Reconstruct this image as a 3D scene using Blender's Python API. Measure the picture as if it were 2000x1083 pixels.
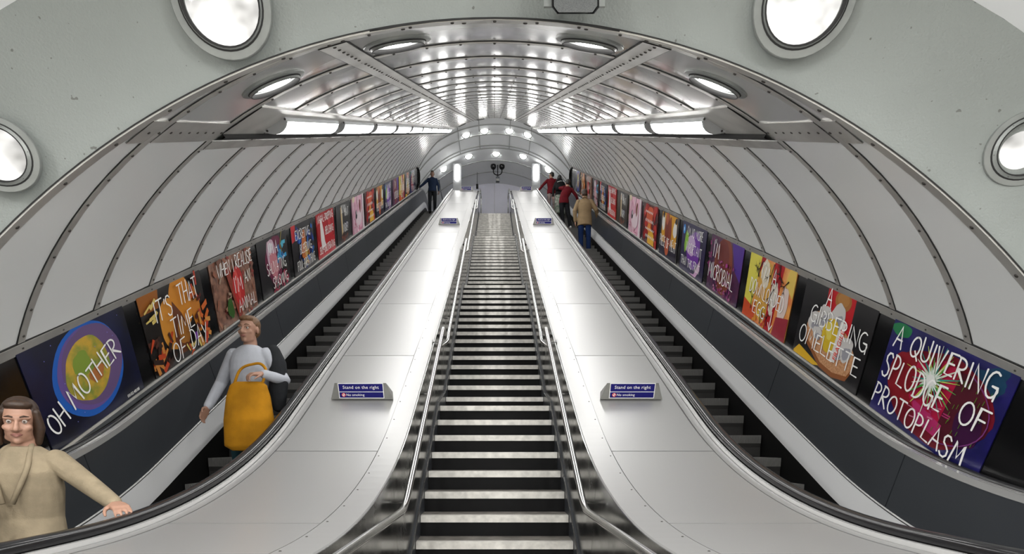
import bpy, bmesh, math, random
from math import sin, cos, tan, pi, radians, sqrt, atan2, hypot, asin
from mathutils import Vector, Matrix, Euler

for o in list(bpy.data.objects):
    bpy.data.objects.remove(o)
SC = bpy.context.scene
COL = SC.collection
random.seed(7)

# ------------------------------------------------------------------ camera, world, exposure
CZ = 1.327                      # camera height over the lower concourse floor; everything below is laid out
                                # around the eye point and lifted by CZ at the end
cam_d = bpy.data.cameras.new('camera')
cam_d.sensor_width = 36.0
cam_d.lens = 1060 * 36 / 2000
cam_d.shift_x = 34 / 2000
cam_d.shift_y = 328.5 / 2000
cam_d.clip_start = 0.05
cam = bpy.data.objects.new('camera', cam_d)
COL.objects.link(cam)
cam.rotation_euler = (radians(90), 0, 0)
SC.camera = cam
vs = SC.view_settings
vs.view_transform = 'Standard'
vs.look = 'None'
vs.gamma = 1.0
vs.exposure = 2.12
vs.use_curve_mapping = False
W = bpy.data.worlds.new('world')
SC.world = W
W.use_nodes = True
W.node_tree.nodes['Background'].inputs[0].default_value = (0.75, 0.78, 0.8, 1)
W.node_tree.nodes['Background'].inputs[1].default_value = 0.05
TUBE = 8.5                      # radiance of the tube lamps
DISC = 5.0                     # radiance of the round lamps
HALL = 6.0                      # radiance of the lamps over the top landing
LOWER_FILL = 80.0                    # radiance of the unseen fill lamps added in the lower concourse vault

# ------------------------------------------------------------------ layout constants (metres)
SL = radians(30)
CS, SN = cos(SL), sin(SL)
T30 = tan(SL)
R = 3.5                         # shaft radius
PC = -3.038                     # shaft axis below the sight line
S_END = 24.0
FLOOR = -1.327
TOP = 9.72


def inc(x, s, p):
    return Vector((x, s * CS - p * SN, s * SN + p * CS))


# ------------------------------------------------------------------ materials
MATS = {}


def mat(name, col, rough=0.5, metal=0.0, noise=0.0, nscale=8.0, bump=0.0, bscale=60.0, rnoise=0.0, rscale=3.0,
        spec=0.5, stretch=None, coat=0.0, col2=None):
    if name in MATS:
        return MATS[name]
    m = bpy.data.materials.new(name)
    m.use_nodes = True
    nt = m.node_tree
    b = nt.nodes['Principled BSDF']
    b.inputs['Base Color'].default_value = (*col, 1)
    b.inputs['Roughness'].default_value = rough
    b.inputs['Metallic'].default_value = metal
    b.inputs['Specular IOR Level'].default_value = spec
    if coat:
        b.inputs['Coat Weight'].default_value = coat
        b.inputs['Coat Roughness'].default_value = 0.08
    tc = nt.nodes.new('ShaderNodeTexCoord')
    src = tc.outputs['Object']
    if stretch:
        mp = nt.nodes.new('ShaderNodeMapping')
        mp.inputs['Scale'].default_value = stretch
        nt.links.new(src, mp.inputs[0])
        src = mp.outputs[0]

    def ntex(scale, detail=4):
        n = nt.nodes.new('ShaderNodeTexNoise')
        n.inputs['Scale'].default_value = scale
        n.inputs['Detail'].default_value = detail
        nt.links.new(src, n.inputs['Vector'])
        return n.outputs['Fac']
    if noise or col2:
        r = nt.nodes.new('ShaderNodeValToRGB')
        c2 = col2 if col2 else tuple(max(0, c * (1 - noise)) for c in col)
        r.color_ramp.elements[0].color = (*c2, 1)
        r.color_ramp.elements[1].color = (*col, 1)
        r.color_ramp.elements[0].position = 0.35
        r.color_ramp.elements[1].position = 0.65
        nt.links.new(ntex(nscale), r.inputs[0])
        nt.links.new(r.outputs[0], b.inputs['Base Color'])
    if rnoise:
        mr = nt.nodes.new('ShaderNodeMapRange')
        mr.inputs['From Min'].default_value = 0.3
        mr.inputs['From Max'].default_value = 0.7
        mr.inputs['To Min'].default_value = max(0.02, rough - rnoise)
        mr.inputs['To Max'].default_value = rough + rnoise
        nt.links.new(ntex(rscale), mr.inputs[0])
        nt.links.new(mr.outputs[0], b.inputs['Roughness'])
    if bump:
        bp = nt.nodes.new('ShaderNodeBump')
        bp.inputs['Strength'].default_value = bump
        bp.inputs['Distance'].default_value = 0.01
        nt.links.new(ntex(bscale, 3), bp.inputs['Height'])
        nt.links.new(bp.outputs[0], b.inputs['Normal'])
    MATS[name] = m
    return m


def emit(name, col, strength):
    if name in MATS:
        return MATS[name]
    m = bpy.data.materials.new(name)
    m.use_nodes = True
    b = m.node_tree.nodes['Principled BSDF']
    b.inputs['Base Color'].default_value = (0.8, 0.8, 0.8, 1)
    b.inputs['Emission Color'].default_value = (*col, 1)
    b.inputs['Emission Strength'].default_value = strength
    MATS[name] = m
    return m


def lens_mat(name, strength):
    """Glass lens of a round lamp, glowing evenly."""
    if name in MATS:
        return MATS[name]
    m = emit(name, (1.0, 0.985, 0.96), strength)
    nt = m.node_tree
    b = nt.nodes['Principled BSDF']
    b.inputs['Roughness'].default_value = 0.12
    return m


PLASTER = mat('painted_plaster', (0.275, 0.300, 0.286), 0.42, noise=0.08, nscale=2.0, bump=0.30, bscale=95, spec=0.55)
nt = PLASTER.node_tree         # chipped specks in the old paint
_b = nt.nodes['Principled BSDF']
_src = _b.inputs['Base Color'].links[0].from_socket
_tc = [n for n in nt.nodes if n.type == 'TEX_COORD'][0]
_n = nt.nodes.new('ShaderNodeTexNoise')
_n.inputs['Scale'].default_value = 38
_n.inputs['Detail'].default_value = 1
nt.links.new(_tc.outputs['Object'], _n.inputs['Vector'])
_r = nt.nodes.new('ShaderNodeValToRGB')
_r.color_ramp.elements[0].position = .222
_r.color_ramp.elements[1].position = .25
nt.links.new(_n.outputs['Fac'], _r.inputs[0])
_m = nt.nodes.new('ShaderNodeMix')
_m.data_type = 'RGBA'
_m.inputs[6].default_value = (.14, .145, .135, 1)
nt.links.new(_r.outputs[0], _m.inputs[0])
nt.links.new(_src, _m.inputs[7])
nt.links.new(_m.outputs[2], _b.inputs['Base Color'])
HALLW = mat('hall_plaster', (0.84, 0.86, 0.87), 0.5, noise=0.03, nscale=2.0)
HALLB = mat('hall_tiles', (0.80, 0.80, 0.90), 0.4, noise=0.05, nscale=2.0)
HALLJ = mat('hall_joint', (0.36, 0.37, 0.36), 0.6)
CEILM = mat('polished_panel', (0.80, 0.80, 0.795), 0.13, 0.50, noise=0.015, nscale=.8)
WALLM = mat('satin_panel', (0.90, 0.92, 0.915), 0.20, 0.12, noise=0.02, nscale=.6, spec=.8)
RIBM = mat('rib_strip', (0.58, 0.57, 0.54), 0.36, 0.5, noise=0.2, nscale=4.0, rnoise=0.08)
GROOVE = mat('dark_joint', (0.012, 0.012, 0.012), 0.7)
BOLT = mat('bolt_head', (0.06, 0.055, 0.05), 0.45, 0.6)
DECKM = mat('brushed_steel_deck', (0.375, 0.375, 0.372), 0.37, 0.56, noise=0.015, nscale=1.5, stretch=(1, .5, .5))
STEEL = mat('polished_steel', (0.62, 0.62, 0.61), 0.20, 1.0, noise=0.06, nscale=3.0)
DARKSTEEL = mat('stair_side_steel', (0.30, 0.30, 0.295), 0.22, 1.0, noise=0.25, nscale=3.0, rnoise=0.08)
CHROME = mat('chrome_trim', (0.85, 0.85, 0.84), 0.18, 0.7)
SKIRT = mat('brushed_skirt', (0.86, 0.87, 0.88), 0.30, 0.30, noise=0.03, nscale=1.0)
BLACKP = mat('dark_balustrade', (0.040, 0.044, 0.050), 0.30, 0.0, noise=0.2, nscale=3.0, spec=0.45, stretch=(1, .2, .2))
RUBBER = mat('black_handrail', (0.010, 0.010, 0.011), 0.20, spec=0.6)
BLACK = mat('matt_black', (0.004, 0.004, 0.004), 0.55, spec=.25)
GLOSSB = mat('gloss_black', (0.005, 0.005, 0.0055), 0.16, spec=0.35)
TREADM = mat('stair_tread', (0.20, 0.185, 0.165), 0.7, noise=0.4, nscale=9)
RISERM = mat('stair_riser', (0.0035, 0.0035, 0.004), 0.6, noise=0.3, nscale=12, spec=.2)
NOSEM = mat('stair_nosing', (0.80, 0.78, 0.73), 0.40, 0.3, noise=0.25, nscale=14, rnoise=0.1, rscale=9)
FLOORM = mat('concourse_floor', (0.36, 0.34, 0.31), 0.45, noise=0.15, nscale=3)
LAMPHOUSE = mat('lamp_housing', (0.42, 0.43, 0.44), 0.42, 0.3, noise=0.1)
RINGM = mat('lamp_ring', (0.27, 0.285, 0.275), 0.38, 0.25, noise=0.15, nscale=10)
TUBEM = emit('tube_light', (1.0, 0.99, 0.97), TUBE)
TUBELIT = emit('column_light', (1.0, 0.99, 0.97), 1.6)
LENSM = lens_mat('round_light', DISC)
HALLLENS = lens_mat('hall_light', HALL)


def painted_sheen(name, lo, hi):
    m = lens_mat(name, hi)
    nt = m.node_tree
    tc = nt.nodes.new('ShaderNodeTexCoord')
    nz = nt.nodes.new('ShaderNodeTexNoise')
    nz.inputs['Scale'].default_value = 7.0
    mr = nt.nodes.new('ShaderNodeMapRange')
    mr.inputs['From Min'].default_value = .35
    mr.inputs['From Max'].default_value = .6
    mr.inputs['To Min'].default_value = lo
    mr.inputs['To Max'].default_value = hi
    nt.links.new(tc.outputs['Object'], nz.inputs['Vector'])
    nt.links.new(nz.outputs['Fac'], mr.inputs[0])
    nt.links.new(mr.outputs[0], nt.nodes['Principled BSDF'].inputs['Emission Strength'])
    return m


FACELENS = painted_sheen('lens_painted_sheen', .05, .24)  # glass reflections imitated by an uneven glow in the emission
FACELENS.node_tree.nodes['Principled BSDF'].inputs['Base Color'].default_value = (.22, .22, .21, 1)
FILLLENS = lens_mat('concourse_fill_light', LOWER_FILL)
SIGNBLUE = mat('sign_blue', (0.005, 0.004, 0.13), 0.35, spec=.3)
SIGNBOX = mat('sign_box', (0.33, 0.33, 0.31), 0.35, 0.8, noise=0.15)
WHITE = mat('white_lettering', (0.86, 0.86, 0.84), 0.5)
SIGNRED = mat('sign_red', (0.70, 0.05, 0.03), 0.4)


def step_mat():
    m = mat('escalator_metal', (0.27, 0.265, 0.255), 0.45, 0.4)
    nt = m.node_tree
    if 'Wave Texture' not in nt.nodes:
        tc = [n for n in nt.nodes if n.type == 'TEX_COORD'][0]
        w = nt.nodes.new('ShaderNodeTexWave')
        w.bands_direction = 'X'
        w.inputs['Scale'].default_value = 34
        nt.links.new(tc.outputs['Object'], w.inputs['Vector'])
        bp = nt.nodes.new('ShaderNodeBump')
        bp.inputs['Strength'].default_value = 0.8
        bp.inputs['Distance'].default_value = 0.01
        nt.links.new(w.outputs['Fac'], bp.inputs['Height'])
        nt.links.new(bp.outputs[0], nt.nodes['Principled BSDF'].inputs['Normal'])
    return m


STEPM = step_mat()


def flat(col, rough=0.45):
    key = 'ink_%02x%02x%02x' % tuple(int(max(0, min(1, c)) * 255) for c in col)
    return mat(key, tuple(c * .78 for c in col), rough, spec=.3)


# ------------------------------------------------------------------ mesh helpers
class MB:
    def __init__(self):
        self.v, self.f, self.m, self.sm = [], [], [], []
        self.mats = []

    def mi(self, m):
        if m not in self.mats:
            self.mats.append(m)
        return self.mats.index(m)

    def add(self, verts, faces, m, smooth=False):
        b = len(self.v)
        self.v.extend([Vector(q) for q in verts])
        k = self.mi(m)
        for f in faces:
            self.f.append([b + i for i in f])
            self.m.append(k)
            self.sm.append(smooth)

    def box(self, x0, x1, y0, y1, z0, z1, m):
        v = [(x0, y0, z0), (x1, y0, z0), (x1, y1, z0), (x0, y1, z0), (x0, y0, z1), (x1, y0, z1), (x1, y1, z1), (x0, y1, z1)]
        self.add(v, [(0, 3, 2, 1), (4, 5, 6, 7), (0, 1, 5, 4), (1, 2, 6, 5), (2, 3, 7, 6), (3, 0, 4, 7)], m)

    def grid(self, rows, m, smooth=True, closed=False, cap=False):
        """rows: list of equally long point rows"""
        n = len(rows[0])
        v = [p for r in rows for p in r]
        f = []
        for i in range(len(rows) - 1):
            for j in range(n if closed else n - 1):
                a, b = i * n + j, i * n + (j + 1) % n
                f.append((a, b, b + n, a + n))
        if cap and closed:
            f.append(tuple(reversed(range(n))))
            f.append(tuple((len(rows) - 1) * n + j for j in range(n)))
        self.add(v, f, m, smooth)

    def tube(self, pts, r, m, n=12, cap=True):
        pts = [Vector(p) for p in pts]
        rows = []
        up = None
        for i, p in enumerate(pts):
            a = pts[max(0, i - 1)]
            b = pts[min(len(pts) - 1, i + 1)]
            d = (b - a).normalized()
            if up is None:
                up = d.orthogonal().normalized()
            up = (up - d * up.dot(d)).normalized()
            w = d.cross(up)
            rr = r[i] if isinstance(r, (list, tuple)) else r
            rows.append([p + (up * cos(2 * pi * k / n) + w * sin(2 * pi * k / n)) * rr for k in range(n)])
        self.grid(rows, m, True, True, cap)

    def disc(self, c, nrm, r, m, n=32, dome=0.0, rings=1, r0=0.0):
        nrm = Vector(nrm).normalized()
        u = nrm.orthogonal().normalized()
        w = nrm.cross(u)
        c = Vector(c)
        rows = []
        for i in range(rings + 1):
            t = i / rings
            rr = r0 + (r - r0) * t
            h = dome * (1 - t * t)
            rows.append([c + nrm * h + (u * cos(2 * pi * k / n) + w * sin(2 * pi * k / n)) * max(rr, 1e-4) for k in range(n)])
        self.grid(rows, m, True, True)

    def lathe(self, c, axis, prof, m, n=32, smooth=True):
        """prof: list of (radius, height along axis)"""
        axis = Vector(axis).normalized()
        u = axis.orthogonal().normalized()
        w = axis.cross(u)
        c = Vector(c)
        rows = [[c + axis * h + (u * cos(2 * pi * k / n) + w * sin(2 * pi * k / n)) * max(r, 1e-4) for k in range(n)] for r, h in prof]
        self.grid(rows, m, smooth, True)

    def build(self, name, parent=None, local=False):
        me = bpy.data.meshes.new(name)
        off = Vector((0, 0, 0))
        if parent is not None and not local:
            off = world_loc(parent)
        me.from_pydata([tuple(q - off) for q in self.v], [], self.f)
        for m in self.mats:
            me.materials.append(m)
        me.polygons.foreach_set('material_index', self.m)
        me.polygons.foreach_set('use_smooth', self.sm)
        me.update()
        o = bpy.data.objects.new(name, me)
        COL.objects.link(o)
        if parent is not None:
            o.parent = parent
        return o


def world_loc(o):
    v = Vector((0, 0, 0))
    while o is not None:
        v += o.location
        o = o.parent
    return v


def tag(o, label, cat, group=None, kind=None):
    o['label'] = label
    o['category'] = cat
    if group:
        o['group'] = group
    if kind:
        o['kind'] = kind
    return o


def struct(o):
    o['kind'] = 'structure'
    return o


def thing(name, label, cat, loc=(0, 0, 0), group=None):
    o = bpy.data.objects.new(name, None)
    o.empty_display_size = 0.2
    COL.objects.link(o)
    o.location = loc
    return tag(o, label, cat, group)


def text_mesh(name, body, size, m, parent, matrix, align='LEFT', spacing=1.0):
    """A line of sans lettering as a thin mesh laid by MATRIX in the parent's space."""
    cu = bpy.data.curves.new('tmp', 'FONT')
    cu.body = body
    cu.size = size
    cu.align_x = align
    cu.space_character = spacing
    cu.extrude = 0.0006
    cu.resolution_u = 3
    t = bpy.data.objects.new('tmp', cu)
    COL.objects.link(t)
    dg = bpy.context.evaluated_depsgraph_get()
    dg.update()
    me = bpy.data.meshes.new_from_object(t.evaluated_get(dg))
    bpy.data.objects.remove(t)
    bpy.data.curves.remove(cu)
    me.transform(matrix)
    me.materials.clear()
    me.materials.append(m)
    o = bpy.data.objects.new(name, me)
    COL.objects.link(o)
    o.parent = parent
    return o


# ------------------------------------------------------------------ long profiles of the escalators (Y -> z, normal)
class Path:
    def __init__(self, zint, zlow, zhigh, rb, rt):
        self.zi, self.zl, self.zh, self.rb, self.rt = zint, zlow, zhigh, rb, rt
        self.yb = (zlow - zint) / T30
        self.yt = (zhigh - zint) / T30
        self.tb = rb * tan(SL / 2)
        self.tt = rt * tan(SL / 2)

    def at(self, y):
        """z and slope angle at Y"""
        a, b = self.yb - self.tb, self.yb + self.tb * CS
        c, d = self.yt - self.tt * CS, self.yt + self.tt
        if y <= a:
            return self.zl, 0.0
        if y < b:
            th = asin(min(1, (y - a) / self.rb))
            return self.zl + self.rb * (1 - cos(th)), th
        if y <= c:
            return self.zi + T30 * y, SL
        if y < d:
            th = asin(min(1, (d - y) / self.rt))
            return self.zh - self.rt * (1 - cos(th)), th
        return self.zh, 0.0

    def ys(self, y0, y1):
        """sample positions between y0 and y1"""
        a, b = self.yb - self.tb, self.yb + self.tb * CS
        c, d = self.yt - self.tt * CS, self.yt + self.tt
        out = {y0, y1}
        for lo, hi, n in ((a, b, 22), (c, d, 14)):
            for i in range(n + 1):
                y = lo + (hi - lo) * i / n
                if y0 < y < y1:
                    out.add(y)
        return sorted(out)


RAIL = Path(-2.286, -0.36, 10.60, 4.5, 3.0)
NOSE = Path(-3.216, FLOOR, TOP, 3.0, 2.2)
Y_IN, Y_OUT = 0.75, 24.6


def sweep(mb, prof, m, y0, y1, side=1, path=RAIL, closed=True, smooth=False):
    """prof: (x, q) points, q along the path's normal; swept from y0 to y1"""
    rows = []
    for y in path.ys(y0, y1):
        z, th = path.at(y)
        rows.append([Vector((side * x, y - q * sin(th), z + q * cos(th))) for x, q in prof])
    mb.grid(rows, m, smooth, closed, closed)


def rect(x0, x1, q0, q1):
    return [(x0, q0), (x1, q0), (x1, q1), (x0, q1)]


# ------------------------------------------------------------------ the shaft lining
S_RIB = [3.19 + 0.735 * k for k in range(29) if 3.19 + 0.735 * k < S_END]


def cyl(phi, s, dr=0.0):
    return inc((R - dr) * sin(phi), s, PC + (R - dr) * cos(phi))


Y_FACE = 2.58


def s_min(phi, dr=0.0):
    p = PC + (R - dr) * cos(phi)
    return (Y_FACE + p * SN) / CS


def lining(name, a0, a1, m, nseg):
    mb = MB()
    bays = [None] + S_RIB + [S_END]
    for k in range(len(bays) - 1):
        rows = []
        nt = 6
        for i in range(nt + 1):
            t = i / nt
            row = []
            for j in range(nseg + 1):
                ph = a0 + (a1 - a0) * j / nseg
                lo = s_min(ph) if bays[k] is None else bays[k]
                hi = bays[k + 1]
                lo = min(lo, hi)
                row.append(cyl(ph, lo + (hi - lo) * t, 0.0045 * (1 - (2 * t - 1) ** 2) if k else 0))
            rows.append(row)
        mb.grid(rows, m, True)
    return struct(mb.build(name))


A_STRAP, A_L0, A_L1, A_P = radians(13.0), radians(24.6), radians(29.6), radians(57.7)
lining('ceiling', -A_L1, A_L1, CEILM, 36)
lining('wall_left', -radians(100), -A_L1, WALLM, 36)
lining('wall_right', A_L1, radians(100), WALLM, 36)


def arc_strip(mb, s0, s1, a0, a1, dr, m, n=48):
    rows = []
    for s, d in ((s0, -0.002), (s0, dr), (s1, dr), (s1, -0.002)):
        rows.append([cyl(a0 + (a1 - a0) * j / n, s, d) for j in range(n + 1)])
    mb.grid(rows, m, False)


def bolt(mb, ph, s, dr, r=0.0085):
    c = cyl(ph, s, dr)
    nrm = inc(-sin(ph), 0, -cos(ph))
    mb.lathe(c, nrm, [(r, -0.002), (r, 0.003), (r * .6, 0.0055), (0, 0.006)], BOLT, 8)


for k, s in enumerate(S_RIB):
    mb = MB()
    arc_strip(mb, s - 0.003, s + 0.0045, -A_P, A_P, 0.004, GROOVE)
    arc_strip(mb, s + 0.0045, s + 0.062, -A_P, A_P, 0.007, RIBM)
    arc_strip(mb, s + 0.062, s + 0.064, -A_P, A_P, 0.002, GROOVE)
    nb = 35
    for j in range(nb):
        ph = -A_P + 2 * A_P * (j + .5) / nb
        if A_L0 < abs(ph) < A_L1 and k > 0:
            continue
        bolt(mb, ph, s + 0.036, 0.008)
    struct(mb.build('trim_%d' % (k + 1)))

# edge strip of the shaft against the plaster
mb = MB()
n = 72
rows = []
for dy, dr in ((-0.03, -0.004), (-0.03, 0.006), (0.055, 0.006), (0.055, -0.002)):
    rows.append([cyl(-A_P + 2 * A_P * j / n, s_min(-A_P + 2 * A_P * j / n) + dy, dr) for j in range(n + 1)])
mb.grid(rows, RIBM, False)
rows = []
for dy, dr in ((-0.036, -0.006), (-0.036, -0.001), (-0.03, -0.001), (-0.03, -0.006)):
    rows.append([cyl(-A_P + 2 * A_P * j / n, s_min(-A_P + 2 * A_P * j / n) + dy, dr) for j in range(n + 1)])
mb.grid(rows, GROOVE, False)
for j in range(24):
    ph = -A_P + 2 * A_P * (j + .5) / 24
    bolt(mb, ph, s_min(ph) + 0.02, 0.006, 0.011)
struct(mb.build('trim_40'))

# long straps and lamp cover strips
n_t = 41
for sd in (-1, 1):
    mb = MB()
    for a0, a1, dr, m in ((A_STRAP - .020, A_STRAP + .020, 0.012, RIBM), (A_STRAP - .0215, A_STRAP - .020, 0.010, GROOVE), (A_STRAP + .020, A_STRAP + .0215, 0.010, GROOVE)):
        rows = [[cyl(sd * a, s, d) for a, d in ((a0, 0), (a0, dr), (a1, dr), (a1, 0))] for s in (s_min(A_STRAP) + .05, S_END)]
        mb.grid(rows, m, False)
    s = s_min(A_STRAP) + .09
    while s < S_END:
        if min(abs(s - q - .03) for q in S_RIB) > 0.03:
            bolt(mb, sd * A_STRAP, s, 0.012, 0.0095)
        s += 0.092
    struct(mb.build('trim_%d' % n_t))
    n_t += 1
    # cover strip the tube lamps sit on
    mb = MB()
    s0 = S_RIB[1] + .07
    for sa, sb in ((s0, S_END),):
        rows = [[cyl(sd * a, s, d) for a, d in ((A_L0, 0), (A_L0, .012), (A_L1, .012), (A_L1 + .004, .012), (A_L1 + .004, 0))] for s in (sa, sb)]
        mb.grid(rows, RIBM, False)
    for sa, sb in ((s_min(A_L1) + .06, S_RIB[0] - .006), (S_RIB[0] + .066, S_RIB[1] - .006)):
        rows = [[cyl(sd * (A_L1 - .028 + a), s, d) for a, d in ((0, 0), (0, .009), (.055, .009), (.055, 0))] for s in (sa, sb)]
        mb.grid(rows, RIBM, False)
        t = sa + .08
        while t < sb:
            bolt(mb, sd * A_L1, t, .009, .009)
            t += .1
    # ledge under the lamps
    A2 = A_L1 + .004
    rows = [[cyl(sd * a, s, d) for a, d in ((A2, 0), (A2, .034), (A2 + .006, .034), (A2 + .020, .010), (A2 + .026, 0))] for s in (S_RIB[1] + .07, S_END)]
    mb.grid(rows, GROOVE, False)
    rows = [[cyl(sd * a, s, d) for a, d in ((A2 + .026, 0), (A2 + .026, .009), (A2 + .05, .009), (A2 + .05, 0))] for s in (S_RIB[1] + .07, S_END)]
    mb.grid(rows, RIBM, False)
    struct(mb.build('trim_%d' % n_t))
    n_t += 1
    # trim along the upper edge of the poster band
    mb = MB()
    ap = A_P
    rows = [[cyl(sd * a, s, d) for a, d in ((ap - .012, 0), (ap - .012, .012), (ap + .010, .016), (ap + .014, .0))] for s in (s_min(A_P) + .0, S_END)]
    mb.grid(rows, RIBM, False)
    rows = [[cyl(sd * a, s, d) for a, d in ((ap - .0145, 0), (ap - .0145, .008), (ap - .012, .008), (ap - .012, .0))] for s in (s_min(A_P) + .0, S_END)]
    mb.grid(rows, GROOVE, False)
    s = 2.5
    while s < S_END:
        bolt(mb, sd * (ap - .002), s, .0135, .007)
        s += .3675
    struct(mb.build('trim_%d' % n_t))
    n_t += 1

# ------------------------------------------------------------------ lower concourse
HC, HR = -1.54, 3.96            # centre height and radius of the concourse vault
mb = MB()
NF = 64
rows = []
for t in [i / 10 for i in range(11)]:
    row = []
    for j in range(NF + 1):
        ph = -radians(98) + 2 * radians(98) * j / NF
        a = Vector(((R + .004) * sin(ph), Y_FACE - .03, T30 * Y_FACE + (PC + (R + .004) * cos(ph)) / CS))
        b = Vector((HR * sin(ph), 2.28, HC + HR * cos(ph)))
        q = a.lerp(b, t)
        q.y = Y_FACE + (2.28 - Y_FACE) * t ** 1.25
        row.append(q)
    rows.append(row)
mb.grid(rows, PLASTER, True)
struct(mb.build('wall_front'))
mb = MB()
rows = [[Vector((HR * sin(ph), y, HC + HR * cos(ph))) for ph in [-radians(98) + 2 * radians(98) * j / 48 for j in range(49)]] for y in (2.28, 0, -3, -6, -9)]
mb.grid(rows, HALLW, True)
struct(mb.build('ceiling'))
mb = MB()
mb.add([(-4.2, -9, FLOOR - .4), (4.2, -9, FLOOR - .4), (4.2, -9, 2.6), (-4.2, -9, 2.6)], [(0, 1, 2, 3)], HALLW)
struct(mb.build('wall_back'))
mb = MB()
mb.box(-4.1, 4.1, -9, 3.4, FLOOR - .15, FLOOR, FLOORM)
struct(mb.build('floor'))


def round_lamp(c, nrm, r_out, r_lens, label, group, lens=LENSM, detail=True):
    t = thing('round_lamp', label, 'ceiling lamp', tuple(c), group)
    nrm = Vector(nrm).normalized()
    mb = MB()
    k = r_out
    mb.lathe(c, nrm, [(k, -.02), (k, .006), (k * .985, .010), (k * .84, .012), (k * .835, .005), (k * .82, .005), (k * .815, .016),
                      (r_lens * 1.06, .026), (r_lens * 1.03, .010), (r_lens, -.012)], RINGM, 40, False)
    if detail:
        u = nrm.orthogonal().normalized()
        w = nrm.cross(u)
        for j in range(6):
            a = 2 * pi * j / 6 + .4
            p = Vector(c) + nrm * .017 + (u * cos(a) + w * sin(a)) * (k * .815 + r_lens) * .5
            mb.lathe(p, nrm, [(.006, 0), (.006, .003), (0, .004)], BOLT, 8)
    mb.build('ring', t)
    mb = MB()
    mb.disc(Vector(c) - nrm * .006, nrm, r_lens, lens, 40, .022, 5)
    mb.build('lens', t)
    mb = MB()
    mb.lathe(c, nrm, [(r_lens * 1.075, .0275), (r_lens * 1.03, .0275), (r_lens * 1.0, .006)], GROOVE, 40)
    mb.lathe(c, nrm, [(k * .845, .0128), (k * .838, .0132), (k * .815, .0170), (k * .808, .0168)], GROOVE, 40)
    mb.build('gasket', t)
    return t


def face_point(px, py, Y):
    return Vector(((px - 966) / 1060 * Y, Y, (870 - py) / 1060 * Y))


for px, py, Y, ro, rl, lab in ((433, 6, 2.415, .212, .156, 'big round lamp in the plaster wall above the descending escalator, higher of its two'),
                               (1571, 3, 2.395, .212, .156, 'big round lamp in the plaster wall above the ascending escalator, higher of its two'),
                               (-2, 302, 2.44, .155, .106, 'round lamp low in the plaster, cut by the picture edge above the descending escalator'),
                               (2003, 290, 2.44, .155, .106, 'round lamp low in the plaster, cut by the picture edge above the ascending escalator')):
    c = face_point(px, py, Y)
    rad = Vector((c.x, 0, c.z + 1.8)).normalized()
    round_lamp(c, Vector((-rad.x * .49, -.87, -rad.z * .49)), ro, rl, lab, 'round lamps in the lower concourse', FACELENS)
for yy in (.6, -1.6, -3.8, -6.0):  # unseen lamps added overhead and behind to brighten plaster, walls and decks
    for a in (-38, -14, 14, 38):
        ph = radians(a)
        c = Vector((HR * sin(ph), yy, HC + HR * cos(ph)))
        round_lamp(c, (-sin(ph), 0, -cos(ph)), .2, .15, 'added fill lamp, out of view in the vault of the lower concourse', 'added fill lamps in the concourse vault', FILLLENS, False)

# loudspeaker hung over the arch
c = face_point(1120, 0, 2.36)
t = thing('loudspeaker', 'dark grey box loudspeaker with black rim hung over the arch', 'loudspeaker', tuple(c))
mb = MB()
w, d = .100, .16
pr = [(-w, .3), (-w, -.082), (-w + .022, -.110), (w - .022, -.110), (w, -.082), (w, .3)]
GRILLE = mat('speaker_grille', (0.10, 0.105, 0.105), 0.55, noise=.4, nscale=300)
mb.grid([[c + Vector((x * .9, -.06, z + (.008 if z < .2 else 0))) for x, z in pr]], GRILLE, False)
fr = [c + Vector((x * .92, -.062, z + (.007 if z < 0 else 0))) for x, z in pr]
mb.add(fr, [tuple(range(6))], GRILLE)
mb.build('grille', t)
mb = MB()
rows = [[c + Vector((x * f, y, z + dz_)) for x, z in pr] for f, y, dz_ in ((.9, -.058, .006), (1, -.062, 0), (1.0, -.03, .035), (.96, .12, .17))]
mb.grid(rows, GLOSSB, False)
mb.build('housing', t)
for sx in (-1, 1):
    mb = MB()
    mb.box(c.x + sx * .113 - .018, c.x + sx * .113 + .018, c.y - .03, c.y - .02, c.z - .052, c.z + .3, RINGM)
    mb.box(c.x + sx * .113 - .018, c.x + sx * .113 + .018, c.y - .02, c.y + .10, c.z + .10, c.z + .12, RINGM)
    mb.build('bracket', t)

# ------------------------------------------------------------------ upper hall
mb = MB()
ring = [cyl(-radians(92) + 2 * radians(92) * j / 56, S_END) for j in range(57)]
rows = []
for yy in (None, 22.6, 24.2, 25.7):
    rows.append([q if yy is None else Vector((q.x, max(yy, q.y), q.z)) for q in ring])
mb.grid(rows, HALLW, True)
struct(mb.build('ceiling'))
for i, (yy, w) in enumerate(((20.95, .03), (21.6, .03), (22.40, .03), (22.62, .03), (23.6, .02), (24.6, .02))):
    mb = MB()
    pts = [q for q in ring if q.y < yy + .02 or True]
    rows = []
    for dy, sc in ((-w, 1), (-w, .994), (w, .994), (w, 1)):
        rows.append([Vector((q.x * sc, yy + dy + max(0, (q.y - yy)) * (1 if q.y > yy else 0), q.z - (1 - sc) * 3)) for q in ring])
    mb.grid(rows, HALLJ, False)
    struct(mb.build('trim_%d' % (60 + i)))
for i, ph in enumerate((-24, -10, 10, 24)):
    mb = MB()
    a, b = radians(ph - .25), radians(ph + .25)
    y0 = cyl(radians(ph), S_END).y
    rows = [[Vector((cyl(k, S_END).x * .996, y, cyl(k, S_END).z - .012)) for k in (a, b)] for y in (y0, 22.6)]
    mb.grid(rows, HALLJ, False)
    struct(mb.build('trim_%d' % (70 + i)))
mb = MB()
mb.add([(-4, 25.7, TOP - .1), (4, 25.7, TOP - .1), (4, 25.7, 13), (-4, 25.7, 13)], [(0, 1, 2, 3)], HALLB)
struct(mb.build('wall_back'))
mb = MB()
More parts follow.
